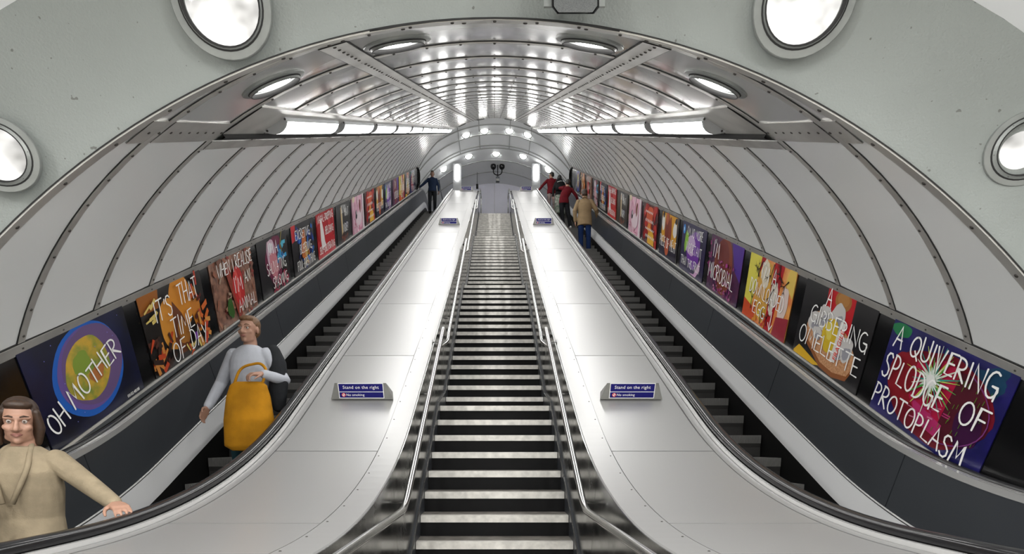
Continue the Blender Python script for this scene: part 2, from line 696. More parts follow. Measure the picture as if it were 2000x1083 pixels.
mb.box(-.006, .006, 25.685, 25.7, TOP, 12.4, HALLJ)
mb.box(-4, 4, 25.685, 25.7, 10.9, 10.912, HALLJ)
mb.box(-4, 4, 25.685, 25.7, 10.3, 10.312, HALLJ)
struct(mb.build('trim_75'))
mb = MB()
mb.box(-4, 4, 22.76, 25.8, TOP - .2, TOP, FLOORM)
struct(mb.build('floor'))
mb = MB()
for sd in (-1, 1):
    mb.add([(sd * 2.86, 21.6, 8.2), (sd * 3.6, 21.6, 8.2), (sd * 3.6, 25.7, 8.2), (sd * 2.86, 25.7, 8.2)], [(0, 1, 2, 3)], BLACK)
    mb.add([(sd * 3.45, 22, TOP - .4), (sd * 3.45, 25.8, TOP - .4), (sd * 3.45, 25.8, 11.5), (sd * 3.45, 22, 11.5)], [(0, 1, 2, 3)], HALLW)
struct(mb.build('wall_side'))


def hall_at(px, py, q):
    """point on the upper vault (constant section) seen at a pixel: search along the ray"""
    d = Vector(((px - 966) / 1060, 1, (870 - py) / 1060))
    for i in range(2400):
        Y = 19.5 + i * .0025
        P = d * Y
        x = abs(P.x)
        if x < R:
            ph = asin(x / R)
            zc = cyl(ph, S_END).z
            if P.z >= zc:
                break
    ph = asin(max(-1, min(1, P.x / R)))
    return P, Vector((-sin(ph), 0, -cos(ph) / CS)).normalized()


for row, pts, lab in (('lower', ((866, 329), (915, 304), (969, 299), (1022, 304), (1071, 330)), 'round lamp in the deeper arc of five'),
                      ('upper', ((910, 262), (946, 254), (995, 254), (1031, 262)), 'round lamp in the arc of four')):
    words5 = ('outermost over the descending escalator', 'second on the descending side', 'at the middle of the arc', 'second on the ascending side', 'outermost over the ascending escalator')
    words4 = ('outermost over the descending escalator', 'inner one on the descending side', 'inner one on the ascending side', 'outermost over the ascending escalator')
    for i, (px, py) in enumerate(pts):
        P, nn = hall_at(px, py, 0)
        round_lamp(P + nn * .01, (nn + Vector((0, -.5, 0))), .185, .15, lab + ', ' + (words5 if row == 'lower' else words4)[i], 'round lamps over the top landing', HALLLENS, False)

# the four lamps between the first two ribs, and the four at the shaft end
for s, where in ((3.60, 'in the metal ceiling near us'), (23.55, 'in the ceiling at the top end')):
    for a, wh in ((-20.5, 'outer one over the descending escalator'), (-8.6, 'inner one on the descending side'), (8.4, 'inner one on the ascending side'), (20.5, 'outer one over the ascending escalator')):
        ph = radians(a)
        round_lamp(cyl(ph, s, .007), inc(-sin(ph), 0, -cos(ph)), .185, .135, 'round lamp %s, %s' % (where, wh), 'round lamps in the shaft ceiling')

# ------------------------------------------------------------------ tube lamps
ORD = ['first', 'second', 'third', 'fourth', 'fifth', 'sixth', 'seventh', 'eighth', 'ninth', 'tenth', 'eleventh', 'twelfth', 'thirteenth', 'fourteenth',
       'fifteenth', 'sixteenth', 'seventeenth', 'eighteenth', 'nineteenth', 'twentieth']
SIDEW = {-1: 'descending', 1: 'ascending'}


def tube_lamp(sd, s0, L, idx):
    base = cyl(sd * (A_L0 + A_L1) / 2, s0)
    t = thing('tube_lamp', '%s fluorescent lamp up the row above the %s escalator' % (ORD[idx], SIDEW[sd]), 'tube lamp', tuple(base), 'fluorescent lamps along the shaft')
    pts = [(radians(a), .012 + d) for a, d in ((26.0, 0), (26.12, .030), (26.6, .052), (27.2, .063), (27.75, .063), (28.25, .054), (28.8, .032), (29.3, 0))]
    n = len(pts) - 1

    def ring(s, k0, k1, sc=1.0):
        return [cyl(sd * ph, s, .012 + (d - .012) * sc) for ph, d in pts[k0:k1 + 1]]
    mb = MB()
    mb.grid([ring(s0 + .03, 1, 5), ring(s0 + L - .03, 1, 5)], TUBEM, True)
    mb.build('diffuser', t)
    mb = MB()
    mb.grid([ring(s0 + .0, 0, 1, 1.03), ring(s0 + L, 0, 1, 1.03)], LAMPHOUSE, False)
    mb.grid([ring(s0 + .0, 5, n, 1.05), ring(s0 + L, 5, n, 1.05)], LAMPHOUSE, False)
    mb.build('housing', t)
    for sa, sb in ((s0, s0 + .03), (s0 + L - .03, s0 + L)):
        mb = MB()
        ra, rb = ring(sa, 0, n, 1.06), ring(sb, 0, n, 1.06)
        mb.grid([ra, rb], LAMPHOUSE, False)
        mb.add(ra, [tuple(range(n + 1))], LAMPHOUSE)
        mb.add(rb, [tuple(range(n + 1))], LAMPHOUSE)
        if sa == s0:
            for k in (1, n - 1):
                q = cyl(sd * pts[k][0], sa - .001, .026)
                mb.lathe(q, inc(0, -1, 0), [(.008, 0), (.008, .004), (0, .005)], BOLT, 8)
        mb.build('end_cap', t)


for sd in (-1, 1):
    s, i = 4.62, 0
    while s + 1.60 < S_END - .3:
        tube_lamp(sd, s, 1.56, i)
        s += 1.79
        i += 1

# ------------------------------------------------------------------ staircase
st = thing('staircase', 'fixed stairs with silver nosings between the two escalators', 'stairs', (0, 3.5, FLOOR))
noses = []
for n_ in range(-3, 8):
    noses.append((4.42 + .28 * n_, -.79 + .179 * n_))
for k in range(16):
    noses.append((7.156 + .285 * k, .634 + .1825 * k))
y, z = noses[-1]
rem = 35
y += .955
for k in range(18):
    noses.append((y + .285 * k, z + .1814 * (k + 1)))
y, z = noses[-1]
y += .955
for k in range(17):
    noses.append((y + .285 * k, z + .1814 * (k + 1)))
noses[-1] = (noses[-1][0], TOP)
SW = .644
for i, (y, z) in enumerate(noses):
    y2 = noses[i + 1][0] if i + 1 < len(noses) else 22.9
    zprev = noses[i - 1][1] if i else FLOOR
    mb = MB()
    mb.box(-SW, SW, y + .012, y2 + .03, z - .03, z - .002, TREADM)
    mb.box(-SW, SW, y + .018, y + .04, zprev - .01, z - .03, RISERM)
    o = mb.build('step', st)
    mb = MB()
    f = .060
    pr = [(y, z - f), (y, z), (y + .055, z + .002), (y + .055, z - .004), (y + .014, z - .006), (y + .014, z - f)]
    rows = [[Vector((x, a, b)) for a, b in pr] for x in (-SW + .004, SW - .004)]
    mb.grid(rows, NOSEM, False, True, True)
    mb.build('nosing', o)
for sd in (-1, 1):
    mb = MB()
    top, bot = [], []
    ext = [(noses[0][0] - .3, FLOOR + .02)] + noses
    for (y, z) in ext:
        top.append((y - .02, z + .05))
    rows = [[Vector((sd * SW, y, z - .45)) for y, z in top], [Vector((sd * SW, y, z)) for y, z in top], [Vector((sd * (SW + .012), y, z)) for y, z in top], [Vector((sd * .676, y, z)) for y, z in top]]
    mb.grid(rows[:2], BLACKP, False)
    mb.grid(rows[1:3], DARKSTEEL, False)
    mb.grid(rows[2:], BLACKP, False)
    mb.build('stringer', st)


def bracket(mb, sd, y, z):
    mb.tube([(sd * .58, y, z), (sd * .60, y + .005, z - .045), (sd * .672, y + .01, z - .05)], .007, STEEL, 8)
    mb.lathe((sd * .678, y + .01, z - .05), (-sd, 0, 0), [(.032, 0), (.032, .006), (0, .007)], STEEL, 12)


def fillet(pts, r, n=6):
    out = [Vector(pts[0])]
    for i in range(1, len(pts) - 1):
        a, b, c = Vector(pts[i - 1]), Vector(pts[i]), Vector(pts[i + 1])
        d1, d2 = (a - b).normalized(), (c - b).normalized()
        l = min(r, (a - b).length * .45, (c - b).length * .45)
        p, q = b + d1 * l, b + d2 * l
        for k in range(n + 1):
            t = k / n
            out.append(p * (1 - t) ** 2 + b * 2 * t * (1 - t) + q * t * t)
    out.append(Vector(pts[-1]))
    return out


RX = .58
SEGS = (('lowest', [(.672, 1.05, -.45), (RX, 1.1, -.416), (RX, 3.50, -.416), (RX, 6.15, 1.335), (RX, 6.30, 1.30), (.66, 6.34, 1.27)], (2.2, 3.62, 4.9, 5.9), 'from the bottom bend'),
        ('second', [(.66, 6.66, 1.22), (RX, 6.70, 1.28), (RX, 6.82, 1.40), (RX, 11.20, 4.26), (RX, 11.34, 4.25), (.66, 11.38, 4.2)], (7.4, 9, 10.6), 'above the first landing'),
        ('third', [(.66, 11.66, 4.14), (RX, 11.70, 4.2), (RX, 11.85, 4.36), (RX, 17.30, 7.83), (RX, 17.44, 7.83), (.66, 17.5, 7.78)], (12.6, 14.4, 16.2), 'half way up'),
        ('fourth', [(.66, 17.86, 7.78), (RX, 17.9, 7.82), (RX, 18.05, 7.98), (RX, 21.4, 10.12), (RX, 21.55, 10.12), (.66, 21.6, 10.08)], (18.6, 20.4), 'near the top'),
        ('top', [(.66, 21.7, 10.05), (RX, 21.75, 10.1), (RX, 22.55, 10.62), (RX, 23.2, 10.62), (RX, 23.2, 9.76)], (22.2,), 'at the landing'))
for sd in (-1, 1):
    for nm, pts, br, wh in SEGS:
        o = thing('stair_handrail', '%s steel tube handrail along the stairs %s, on the %s escalator side' % (nm, wh, SIDEW[sd]), 'handrail', (sd * RX, pts[1][1], pts[1][2]), 'steel handrails of the stairs')
        mb = MB()
        mb.tube(fillet([(sd * x, y, z) for x, y, z in pts], .16), .0225, STEEL, 14)
        mb.build('rail', o)
        for y in br:
            for (a, b) in zip(pts[:-1], pts[1:]):
                if a[1] <= y <= b[1] and b[1] > a[1]:
                    z = a[2] + (b[2] - a[2]) * (y - a[1]) / (b[1] - a[1])
                    mb = MB()
                    bracket(mb, sd, y, z)
                    mb.build('bracket', o)
                    break

# ------------------------------------------------------------------ decks between stairs and escalators
SEAM_S = [3.89, 5.65, 7.36, 9.10, 10.83, 12.56, 14.29, 16.02, 17.75, 19.48, 21.2, 22.6]
for sd in (-1, 1):
    t = thing('balustrade_deck', 'brushed steel deck sloping between the stairs and the %s escalator' % SIDEW[sd], 'escalator deck', (sd * 1.15, 3, -.42), 'steel decks beside the stairs')
    seams = [Y_IN, 2.02, 2.62] + SEAM_S + [Y_OUT]
    for a, b in zip(seams[:-1], seams[1:]):
        mb = MB()
        # every plate is slightly bowed between its joints
        y0, y1 = a + .005, b - .005
        rows = []
        for k in range(13):
            y = y0 + (y1 - y0) * k / 12
            z, th = RAIL.at(y)
            q = -.046 - .009 * (1 - (2 * k / 12 - 1) ** 2) * (1 if b < 23 and a > 3 else 0)
            rows.append([Vector((sd * x, y - qq * sin(th), z + qq * cos(th))) for x, qq in ((.844, -.068), (.844, q), (1.577, q), (1.577, -.068))])
        mb.grid([[r[1], r[2]] for r in rows], DECKM, True)
        mb.grid([[r[0], r[1]] for r in rows], DECKM, False)
        mb.grid([[r[2], r[3]] for r in rows], DECKM, False)
        mb.add(rows[0], [(0, 1, 2, 3)], DECKM)
        mb.add(rows[-1], [(3, 2, 1, 0)], DECKM)
        mb.build('deck_panel', t)
    mb = MB()
    sweep(mb, [(.676, -.075), (.676, -.052), (.682, -.046), (.839, -.0455), (.839, -.07)], DECKM, Y_IN, Y_OUT, sd)
    yy = 1.2
    while yy < 22:
        z, th = RAIL.at(yy)
        nrm = Vector((0, -sin(th), cos(th)))
        mb.lathe(Vector((sd * .818, yy, z)) + nrm * -.0455, nrm, [(.006, 0), (.005, .002), (0, .003)], BOLT, 8)
        yy += .29
    mb.build('edge_flange', t)
    mb = MB()
    sweep(mb, rect(1.582, 1.636, -.07, -.044), DECKM, Y_IN, Y_OUT, sd)
    mb.build('edge_trim', t)
    mb = MB()
    sweep(mb, rect(.60 + .076, 1.66, -.12, -.072), BLACK, Y_IN, Y_OUT, sd)
    mb.build('underframe', t)
    # polished side towards the stairs
    cuts = [Y_IN, 3.55, 5.6, 7.6, 9.6, 11.6, 13.6, 15.6, 17.6, 19.6, 21.6, Y_OUT]
    for a, b in zip(cuts[:-1], cuts[1:]):
        mb = MB()
        sweep(mb, rect(.670, .677, -1.25, -.052), DARKSTEEL, a + .002, b - .002, sd)
        mb.build('side_panel', t)

# ------------------------------------------------------------------ escalators
STEP_ME = None


def step_mesh():
    mb = MB()
    g, r = .404, .236
    pr = [(0.0, 0.0), (0.0, -.012), (.010, -.085), (.024, -.13), (.028, -r), (g, -r), (g, 0.0)]
    rows = [[Vector((x, a, b)) for a, b in pr] for x in (-.5, .5)]
    mb.grid(rows, STEPM, False, True, True)
    me = bpy.data.meshes.new('step')
    me.from_pydata([tuple(v) for v in mb.v], [], mb.f)
    me.materials.append(STEPM)
    me.materials.append(mat('step_riser_shade', (0.035, 0.034, 0.033), 0.55, 0.3))  # darker metal: shade painted on the lower riser, underside and ends
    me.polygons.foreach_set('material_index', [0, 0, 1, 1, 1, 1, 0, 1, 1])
    me.update()
    return me


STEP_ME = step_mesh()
PANEL_S = [3.27, 5.2, 7.13, 9.06]
while PANEL_S[-1] < 22:
    PANEL_S.append(PANEL_S[-1] + 1.93)
PANEL_Y = [Y_IN, 2.35] + [s * CS + .99 for s in PANEL_S]
PANEL_Y = [y for y in PANEL_Y if y < 23.4] + [Y_OUT]
for sd in (-1, 1):
    lab = {-1: 'descending escalator with the mustard bag carrier, dark panels and black handrails', 1: 'ascending escalator with the man in the tan blazer, dark panels and black handrails'}[sd]
    E = thing('escalator', lab, 'escalator', (sd * 2.325, 3.2, FLOOR), 'escalators')
    y = 1.75
    while y < 23.6:
        z, th = NOSE.at(y)
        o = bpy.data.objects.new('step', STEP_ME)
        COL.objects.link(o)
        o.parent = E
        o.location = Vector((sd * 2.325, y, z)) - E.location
        y += .40
    # handrails
    for x0, x1, nm in ((1.668, 1.748, 0), (2.950, 3.012, 1)):
        mb = MB()
        w = (x1 - x0) / 2
        cx = (x0 + x1) / 2
        pr = []
        for i in range(13):
            a = pi * i / 12
            pr.append((cx + w * cos(a), -.012 + .034 * sin(a) ** .7))
        pr = [(cx + w, -.034)] + pr + [(cx - w, -.034)]
        sweep(mb, pr, RUBBER, Y_IN, Y_OUT, sd, smooth=True)
        mb.build('handrail', E)
    # chrome trims
    for x0, x1, q0, q1, m in ((1.640, 1.660, -.05, -.022, CHROME), (1.660, 1.668, -.05, -.03, BLACK),
                              (2.900, 2.909, -.04, .004, CHROME), (2.909, 2.917, -.04, -.012, BLACK), (2.917, 2.945, -.04, .004, CHROME), (2.945, 2.950, -.04, -.01, BLACK),
                              (3.014, 3.075, -.06, -.03, GLOSSB)):
        mb = MB()
        sweep(mb, rect(x0, x1, q0, q1), m, Y_IN, Y_OUT, sd)
        mb.build('trim_strip', E)
    # outer balustrade
    for a, b in zip(PANEL_Y[:-1], PANEL_Y[1:]):
        mb = MB()
        sweep(mb, [(2.874, -.462), (2.904, -.03), (2.916, -.03), (2.886, -.462)], BLACKP, a + .004, b - .004, sd)
        mb.build('balustrade_panel', E)
        mb = MB()
        sweep(mb, [(1.800, -.462), (1.755, -.03), (1.745, -.03), (1.788, -.462)], BLACKP, a + .004, b - .004, sd)
        mb.build('balustrade_panel', E)
    mb = MB()
    sweep(mb, [(2.885, -.462), (2.915, -.03), (2.92, -.03), (2.89, -.462)], GROOVE, Y_IN, Y_OUT, sd)
    sweep(mb, [(1.789, -.462), (1.744, -.03), (1.74, -.03), (1.785, -.462)], GROOVE, Y_IN, Y_OUT, sd)
    mb.build('backing', E)
    for f in (1, -1):
        X = (lambda x: x) if f == 1 else (lambda x: 4.655 - x)
        mb = MB()
        sweep(mb, [(X(2.866), -.472), (X(2.862), -.466), (X(2.872), -.462), (X(2.876), -.468)], CHROME, Y_IN, Y_OUT, sd)
        mb.build('trim_strip', E)
        mb = MB()
        sweep(mb, [(X(2.838), -.690), (X(2.864), -.482), (X(2.876), -.482), (X(2.850), -.690)], SKIRT, Y_IN, Y_OUT, sd)
        mb.build('skirt_panel', E)
        mb = MB()
        sweep(mb, [(X(2.870), -.484), (X(2.870), -.464), (X(2.880), -.464), (X(2.880), -.484)], BLACK, Y_IN, Y_OUT, sd)
        sweep(mb, [(X(2.832), -1.15), (X(2.838), -.690), (X(2.850), -.690), (X(2.845), -1.15)], BLACK, Y_IN, Y_OUT, sd)
        mb.build('skirt_base', E)

# ------------------------------------------------------------------ signs on the decks
NM = {0: 'low on', 1: 'half way up', 2: 'at the top of'}
for sd in (-1, 1):
    for i, (px, Yc) in enumerate(((706 if sd < 0 else 1234, 4.72), (877 if sd < 0 else 1062, 13.7), (911 if sd < 0 else 1028, 21.6))):
        x = (px - 966) * Yc / 1060
        y = Yc
        z, th = RAIL.at(y)
        base = Vector((x, y, z)) + Vector((0, -sin(th), cos(th))) * -.046
        t = thing('deck_sign', 'blue sign in a metal wedge %s the deck by the %s escalator' % (NM[i], SIDEW[sd]), 'sign', tuple(base), 'signs on the decks')
        t.rotation_euler = (th, 0, 0)
        # local: x across, y up the slope, z off the deck
        mb = MB()
        a, b, h, dp = .272, .222, .150, .16
        f = [(-a, 0, 0), (a, 0, 0), (b, .012, h), (-b, .012, h), (-a + .03, dp, 0), (a - .03, dp, 0)]
        mb.add(f, [(0, 1, 2, 3), (1, 5, 2), (0, 3, 4), (3, 2, 5, 4), (0, 4, 5, 1)], SIGNBOX)
        mb.build('wedge', t, True)
        tilt = atan2(h, .012)
        Mp = Matrix.Translation((0, -.002, .004)) @ Matrix.Rotation(tilt, 4, 'X')
        mb = MB()
        w2, q0, q1 = .190, .014, .140
        mb.box(-w2 - .006, w2 + .006, q0 - .006, q1 + .006, -.002, .001, WHITE)
        mb.box(-w2, w2, q0, q0 + .050, 0, .0022, SIGNBLUE)
        mb.box(-w2, w2, q0 + .056, q1, 0, .0022, SIGNBLUE)
        mb.v = [Mp @ v for v in mb.v]
        mb.build('sign_plate', t, True)
        text_mesh('lettering', 'Stand on the right', .040, WHITE, t, Mp @ Matrix.Translation((0, q0 + .082, .0028)), 'CENTER', 1.06)
        text_mesh('lettering', 'No smoking', .031, WHITE, t, Mp @ Matrix.Translation((-w2 + .058, q0 + .016, .0028)), 'LEFT', 1.03)
        mb = MB()
        c0 = Vector((-w2 + .036, q0 + .026, .0030))
        mb.disc(c0, (0, 0, 1), .0165, WHITE, 20)
        mb.disc(c0 + Vector((0, 0, .0004)), (0, 0, 1), .0175, SIGNRED, 24, 0, 1, .0125)
        mb.box(c0.x - .010, c0.x + .010, c0.y - .002, c0.y + .002, .0031, .0036, GROOVE)
        v4 = [c0 + Vector((cx_, cy_, .0008)) for cx_, cy_ in ((-.011, .008), (-.008, .011), (.011, -.008), (.008, -.011))]
        mb.add(v4, [(0, 1, 2, 3)], SIGNRED)
        mb.v = [Mp @ v for v in mb.v]
        mb.build('no_smoking_symbol', t, True)

# ------------------------------------------------------------------ posters
# hand-drawn capitals: strokes in a box of width w and height 1
def _arc(cx, cy, rx, ry, a0, a1, n=12):
    return [(cx + rx * cos(radians(a0 + (a1 - a0) * i / n)), cy + ry * sin(radians(a0 + (a1 - a0) * i / n))) for i in range(n + 1)]


GLYPH = {
    'A': (.62, [[(0, 0), (.3, 1), (.62, 0)], [(.1, .38), (.54, .38)]]),
    'B': (.55, [[(.03, 0), (.05, 1)], [(.05, 1)] + _arc(.2, .76, .28, .24, 90, -90, 8) + [(.05, .52)], [(.05, .52)] + _arc(.22, .26, .32, .26, 90, -90, 8) + [(.03, 0)]]),
    'C': (.55, [_arc(.34, .5, .34, .5, 55, 305)]),
    'D': (.58, [[(.03, 0), (.05, 1)], [(-.02, 1)] + _arc(.12, .5, .46, .5, 85, -85) + [(-.02, 0)]]),
    'E': (.5, [[(.5, 1), (.05, .97), (.03, 0), (.5, .02)], [(.04, .5), (.42, .53)]]),
    'F': (.5, [[(.52, 1), (.05, .97), (.03, 0)], [(.04, .52), (.42, .54)]]),
    'G': (.6, [_arc(.34, .5, .34, .5, 60, 340) + [(.62, .45), (.34, .45)], [(.62, .45), (.6, -.05)]]),
    'H': (.58, [[(.03, 1), (0, 0)], [(.56, 1), (.58, 0)], [(0, .5), (.58, .52)]]),
    'I': (.12, [[(.06, 1), (.06, 0)]]),
    'K': (.55, [[(.03, 1), (.03, 0)], [(.5, 1), (.05, .48), (.55, 0)]]),
    'L': (.48, [[(.05, 1), (.02, .02), (.5, 0)]]),
    'M': (.75, [[(0, 0), (.12, 1), (.38, .35), (.62, 1), (.75, 0)]]),
    'N': (.6, [[(.02, 0), (.04, 1), (.56, .02), (.6, 1)]]),
    'O': (.62, [_arc(.31, .5, .31, .5, 100, 460, 18)]),
    'P': (.5, [[(.05, 1), (.02, 0)], [(.0, 1)] + _arc(.16, .74, .32, .26, 90, -90, 8) + [(.04, .47)]]),
    'Q': (.65, [_arc(.31, .5, .31, .5, 100, 460, 18), [(.36, .3), (.68, -.1)]]),
    'R': (.55, [[(.05, 1), (.02, 0)], [(.0, 1)] + _arc(.16, .75, .32, .25, 90, -90, 8) + [(.05, .5), (.55, 0)]]),
    'S': (.5, [[(.48, .88), (.36, 1), (.16, .98), (.04, .82), (.08, .62), (.3, .5), (.46, .36), (.46, .14), (.32, 0), (.12, .0), (0, .12)]]),
    'T': (.6, [[(0, .97), (.6, 1)], [(.3, .98), (.3, 0)]]),
    'U': (.58, [[(.02, 1), (.03, .3)] + _arc(.3, .28, .27, .28, 180, 360, 8) + [(.57, 1)]]),
    'V': (.58, [[(0, 1), (.28, 0), (.58, 1)]]),
    'W': (.8, [[(0, 1), (.2, 0), (.4, .7), (.6, 0), (.8, 1)]]),
    'X': (.55, [[(0, 1), (.55, 0)], [(.55, 1), (0, 0)]]),
    'Y': (.58, [[(0, 1), (.28, .5)], [(.58, 1), (.2, -.1)]]),
    ',': (.14, [[(.1, .1), (.03, -.14)]]),
    '-': (.36, [[(.03, .48), (.34, .5)]]),
    "'": (.12, [[(.08, 1.02), (.04, .8)]]),
    '?': (.48, [[(.02, .8), (.14, .98), (.36, .98), (.44, .76), (.24, .5), (.22, .28)], [(.22, .06), (.22, .02)]]),
    'v': (.5, [[(.24, 1), (.26, 0)], [(.02, .36), (.26, 0), (.5, .34)]]),
    ' ': (.34, []),
}


class Flat:
    """Layered flat drawing in poster coordinates (u right, v up)."""

    def __init__(self):
        self.mb = MB()
        self.z = .002

    def up(self):
        self.z += .00035

    def poly(self, pts, c, clip=True):
        if clip:
            pts = [(min(1.1, max(0, x)), min(.735, max(0, y))) for x, y in pts]
        self.mb.add([(x, y, self.z) for x, y in pts], [tuple(range(len(pts)))], c if not isinstance(c, tuple) else flat(c))
        self.up()

    def blob(self, cx, cy, rx, ry, c, rot=0, wob=0.0, n=40, seed=1):
        rr = random.Random(seed)
        ph = [rr.uniform(0, 6.28) for _ in range(4)]
        pts = []
        for i in range(n):
            a = 2 * pi * i / n
            k = 1 + wob * (sin(2 * a + ph[0]) * .5 + sin(3 * a + ph[1]) * .4 + sin(5 * a + ph[2]) * .3 + sin(9 * a + ph[3]) * .15)
            x, y = rx * k * cos(a), ry * k * sin(a)
            pts.append((cx + x * cos(rot) - y * sin(rot), cy + x * sin(rot) + y * cos(rot)))
        self.poly(pts, c)

    def stroke(self, pts, w, c, taper=False):
        m = c if not isinstance(c, tuple) else flat(c)
        pts = [(min(1.11, max(-.01, x)), min(.745, max(-.01, y))) for x, y in pts]
        n = len(pts)
        L, Rr = [], []
        for i in range(n):
            a, b = pts[max(0, i - 1)], pts[min(n - 1, i + 1)]
            d = Vector((b[0] - a[0], b[1] - a[1]))
            d = d.normalized() if d.length > 1e-6 else Vector((1, 0))
            ww = w / 2 * ((1 - .85 * i / (n - 1)) if taper else 1)
            if 0 < i < n - 1:
                d1 = (Vector(pts[i]) - Vector(a)).normalized()
                ww /= max(.6, d1.dot(d))
            L.append((pts[i][0] - d.y * ww, pts[i][1] + d.x * ww, self.z))
            Rr.append((pts[i][0] + d.y * ww, pts[i][1] - d.x * ww, self.z))
        self.mb.grid([L, Rr], m, False)
        if not taper:
            for e in (pts[0], pts[-1]):
                self.mb.add([(e[0] + w / 2 * cos(2 * pi * k / 10), e[1] + w / 2 * sin(2 * pi * k / 10), self.z + .0001) for k in range(10)], [tuple(range(10))], m)

    def burst(self, cx, cy, r, n, w, cols, seed=3):
        rr = random.Random(seed)
        for i in range(n):
            a = 2 * pi * i / n + rr.uniform(-.1, .1)
            l = r * rr.uniform(.55, 1)
            self.stroke([(cx, cy), (cx + l * .5 * cos(a), cy + l * .5 * sin(a)), (cx + l * cos(a), cy + l * sin(a))], w * rr.uniform(.6, 1.3), cols[i % len(cols)], True)
            self.up()

    def chips(self, n, x0, x1, y0, y1, sx, sy, cols, seed, ang=None):
        rr = random.Random(seed)
        for i in range(n):
            cx, cy = rr.uniform(x0, x1), rr.uniform(y0, y1)
            a = rr.uniform(0, pi) if ang is None else ang + rr.uniform(-.3, .3)
            l, h = sx * rr.uniform(.5, 1.2) / 2, sy * rr.uniform(.5, 1.2) / 2
            q = [(-l, -h), (l, -h), (l * .9, h), (-l, h * .8)]
            self.poly([(cx + x * cos(a) - y * sin(a), cy + x * sin(a) + y * cos(a)) for x, y in q], cols[i % len(cols)])

    def branch(self, x, y, a, l, w, c, depth, rr):
        x2, y2 = x + l * cos(a), y + l * sin(a)
        self.stroke([(x, y), ((x + x2) / 2 + rr.uniform(-.01, .01), (y + y2) / 2), (x2, y2)], w, c, True)
        if depth:
            for k in (-1, 1):
                self.branch(x + (x2 - x) * .6, y + (y2 - y) * .6, a + k * rr.uniform(.4, .9), l * .6, w * .7, c, depth - 1, rr)


class Letters(Flat):
    def write(self, txt, x, y, h, w=.012, rot=0.0, sx=1.0, seed=5, gap=.16, width=None):
        rr = random.Random(seed)
        if width is not None:
            tot = sum((GLYPH[c][0] + gap) for c in txt) - gap
            sx = width / (tot * h)
        cx = 0.0
        for ch in txt:
            gw, st_ = GLYPH[ch]
            hh = h * rr.uniform(.93, 1.07)
            dy = rr.uniform(-.04, .04) * h
            sh = rr.uniform(-.06, .06)
            for s in st_:
                pts = []
                for (a, b) in s:
                    px_, py_ = cx + (a + b * sh) * h * sx, b * hh + dy
                    pts.append((x + px_ * cos(rot) - py_ * sin(rot), y + px_ * sin(rot) + py_ * cos(rot)))
                self.stroke(pts, w, WHITE)
            cx += (gw + gap) * h * sx
        self.z += .0003


def board_mat(name, c1, c2, sc=3.0, rough=.35):
    return mat('board_' + name, c1, rough, nscale=sc, col2=c2)


def P_mother(p, t):
    p.blob(.57, .39, .385, .335, (.02, .13, .55), .2, .02)
    p.blob(.58, .40, .345, .30, (.16, .10, .34), .2, .02)
    p.blob(.62, .41, .33, .29, (.16, .10, .24), .2, .03, seed=4)
    p.blob(.55, .40, .245, .225, board_mat('planet', (.55, .34, .04), (.16, .24, .04), 9), .4, .05)
    p.blob(.50, .46, .10, .08, (.25, .36, .05), .2, .15, seed=6)
    p.blob(.62, .34, .08, .06, (.50, .18, .05), .2, .2, seed=8)
    for i in range(9):
        rr = random.Random(i)
        p.blob(rr.uniform(.05, 1.05), rr.uniform(.03, .7), .004, .004, (.3, .3, .9), n=8)
    t.write('OH', .07, .095, .15, .016 * .84, .36, width=.17)
    t.write('MOTHER', .30, .19, .15, .016 * .84, .32, width=.66)


def P_time(p, t):
    p.poly([(0, .56), (.28, .56), (.33, .735), (0, .735)], (.36, .12, .02))
    p.blob(.42, .36, .17, .25, (.72, .30, .04), .15, .06, seed=3)
    p.blob(.66, .52, .20, .25, (.70, .27, .03), .1, .05, seed=2)
    p.blob(.90, .38, .09, .23, (.62, .22, .03), .05, .06, seed=5)
    p.poly([(.42, .2), (.5, .56), (.62, .42), (.72, .2), (.6, .05), (.46, .06)], (.16, .05, .02))
    p.blob(.60, .24, .10, .12, (.42, .17, .03), 0, .2, seed=9)
    p.chips(30, .02, .36, .03, .30, .14, .05, [(.60, .07, .02), (.04, .02, .015), (.72, .28, .06), (.09, .03, .02)], 11)
    p.chips(26, .85, 1.07, .05, .70, .12, .05, [(.55, .06, .03), (.70, .15, .03), (.10, .02, .015), (.72, .32, .07)], 12)
    p.chips(6, .04, .20, .48, .66, .12, .03, [(.80, .62, .18)], 13, 0.3)
    p.chips(7, .55, .80, .02, .12, .08, .03, [(.80, .62, .18), (.62, .1, .03)], 14)
    p.blob(.76, .15, .03, .04, (.20, .05, .40))
    t.write("IT'S", .16, .46, .17, .015 * .84, 0, width=.28)
    t.write('THAT', .58, .50, .18, .015 * .84, 0, width=.36)
    t.write('TIME', .36, .25, .17, .015 * .84, 0, width=.40)
    t.write('OF', .30, .03, .17, .015 * .84, 0, width=.22)
    t.write('DAY', .64, .05, .18, .015 * .84, 0, width=.32)


def P_animal(p, t):
    p.chips(70, 0, 1.1, 0, .735, .10, .05, [(.34, .13, .08), (.22, .10, .07), (.42, .20, .13), (.30, .06, .05), (.40, .28, .20)], 21)
    p.poly([(.30, .60), (.40, .62), (.58, .05), (.48, .02)], (.30, .05, .03))
    p.blob(.30, .18, .07, .12, (.04, .12, .02), .3, .2)
    p.blob(.58, .36, .15, .22, (.55, .03, .03), 0, .07, seed=5)
    p.blob(.56, .38, .05, .17, (.72, .08, .07), .1, .1, seed=6)
    t.write('WHEN I', .12, .55, .13, .013 * .84, 0, width=.40)
    t.write('REALISE', .58, .56, .14, .013 * .84, 0, width=.46)
    t.write("I'M", .47, .31, .16, .014 * .84, 0, width=.20)
    t.write('AN', .76, .36, .12, .013 * .84, 0, width=.16)
    t.write('ANIMAL', .50, .08, .13, .013 * .84, 0, width=.50)


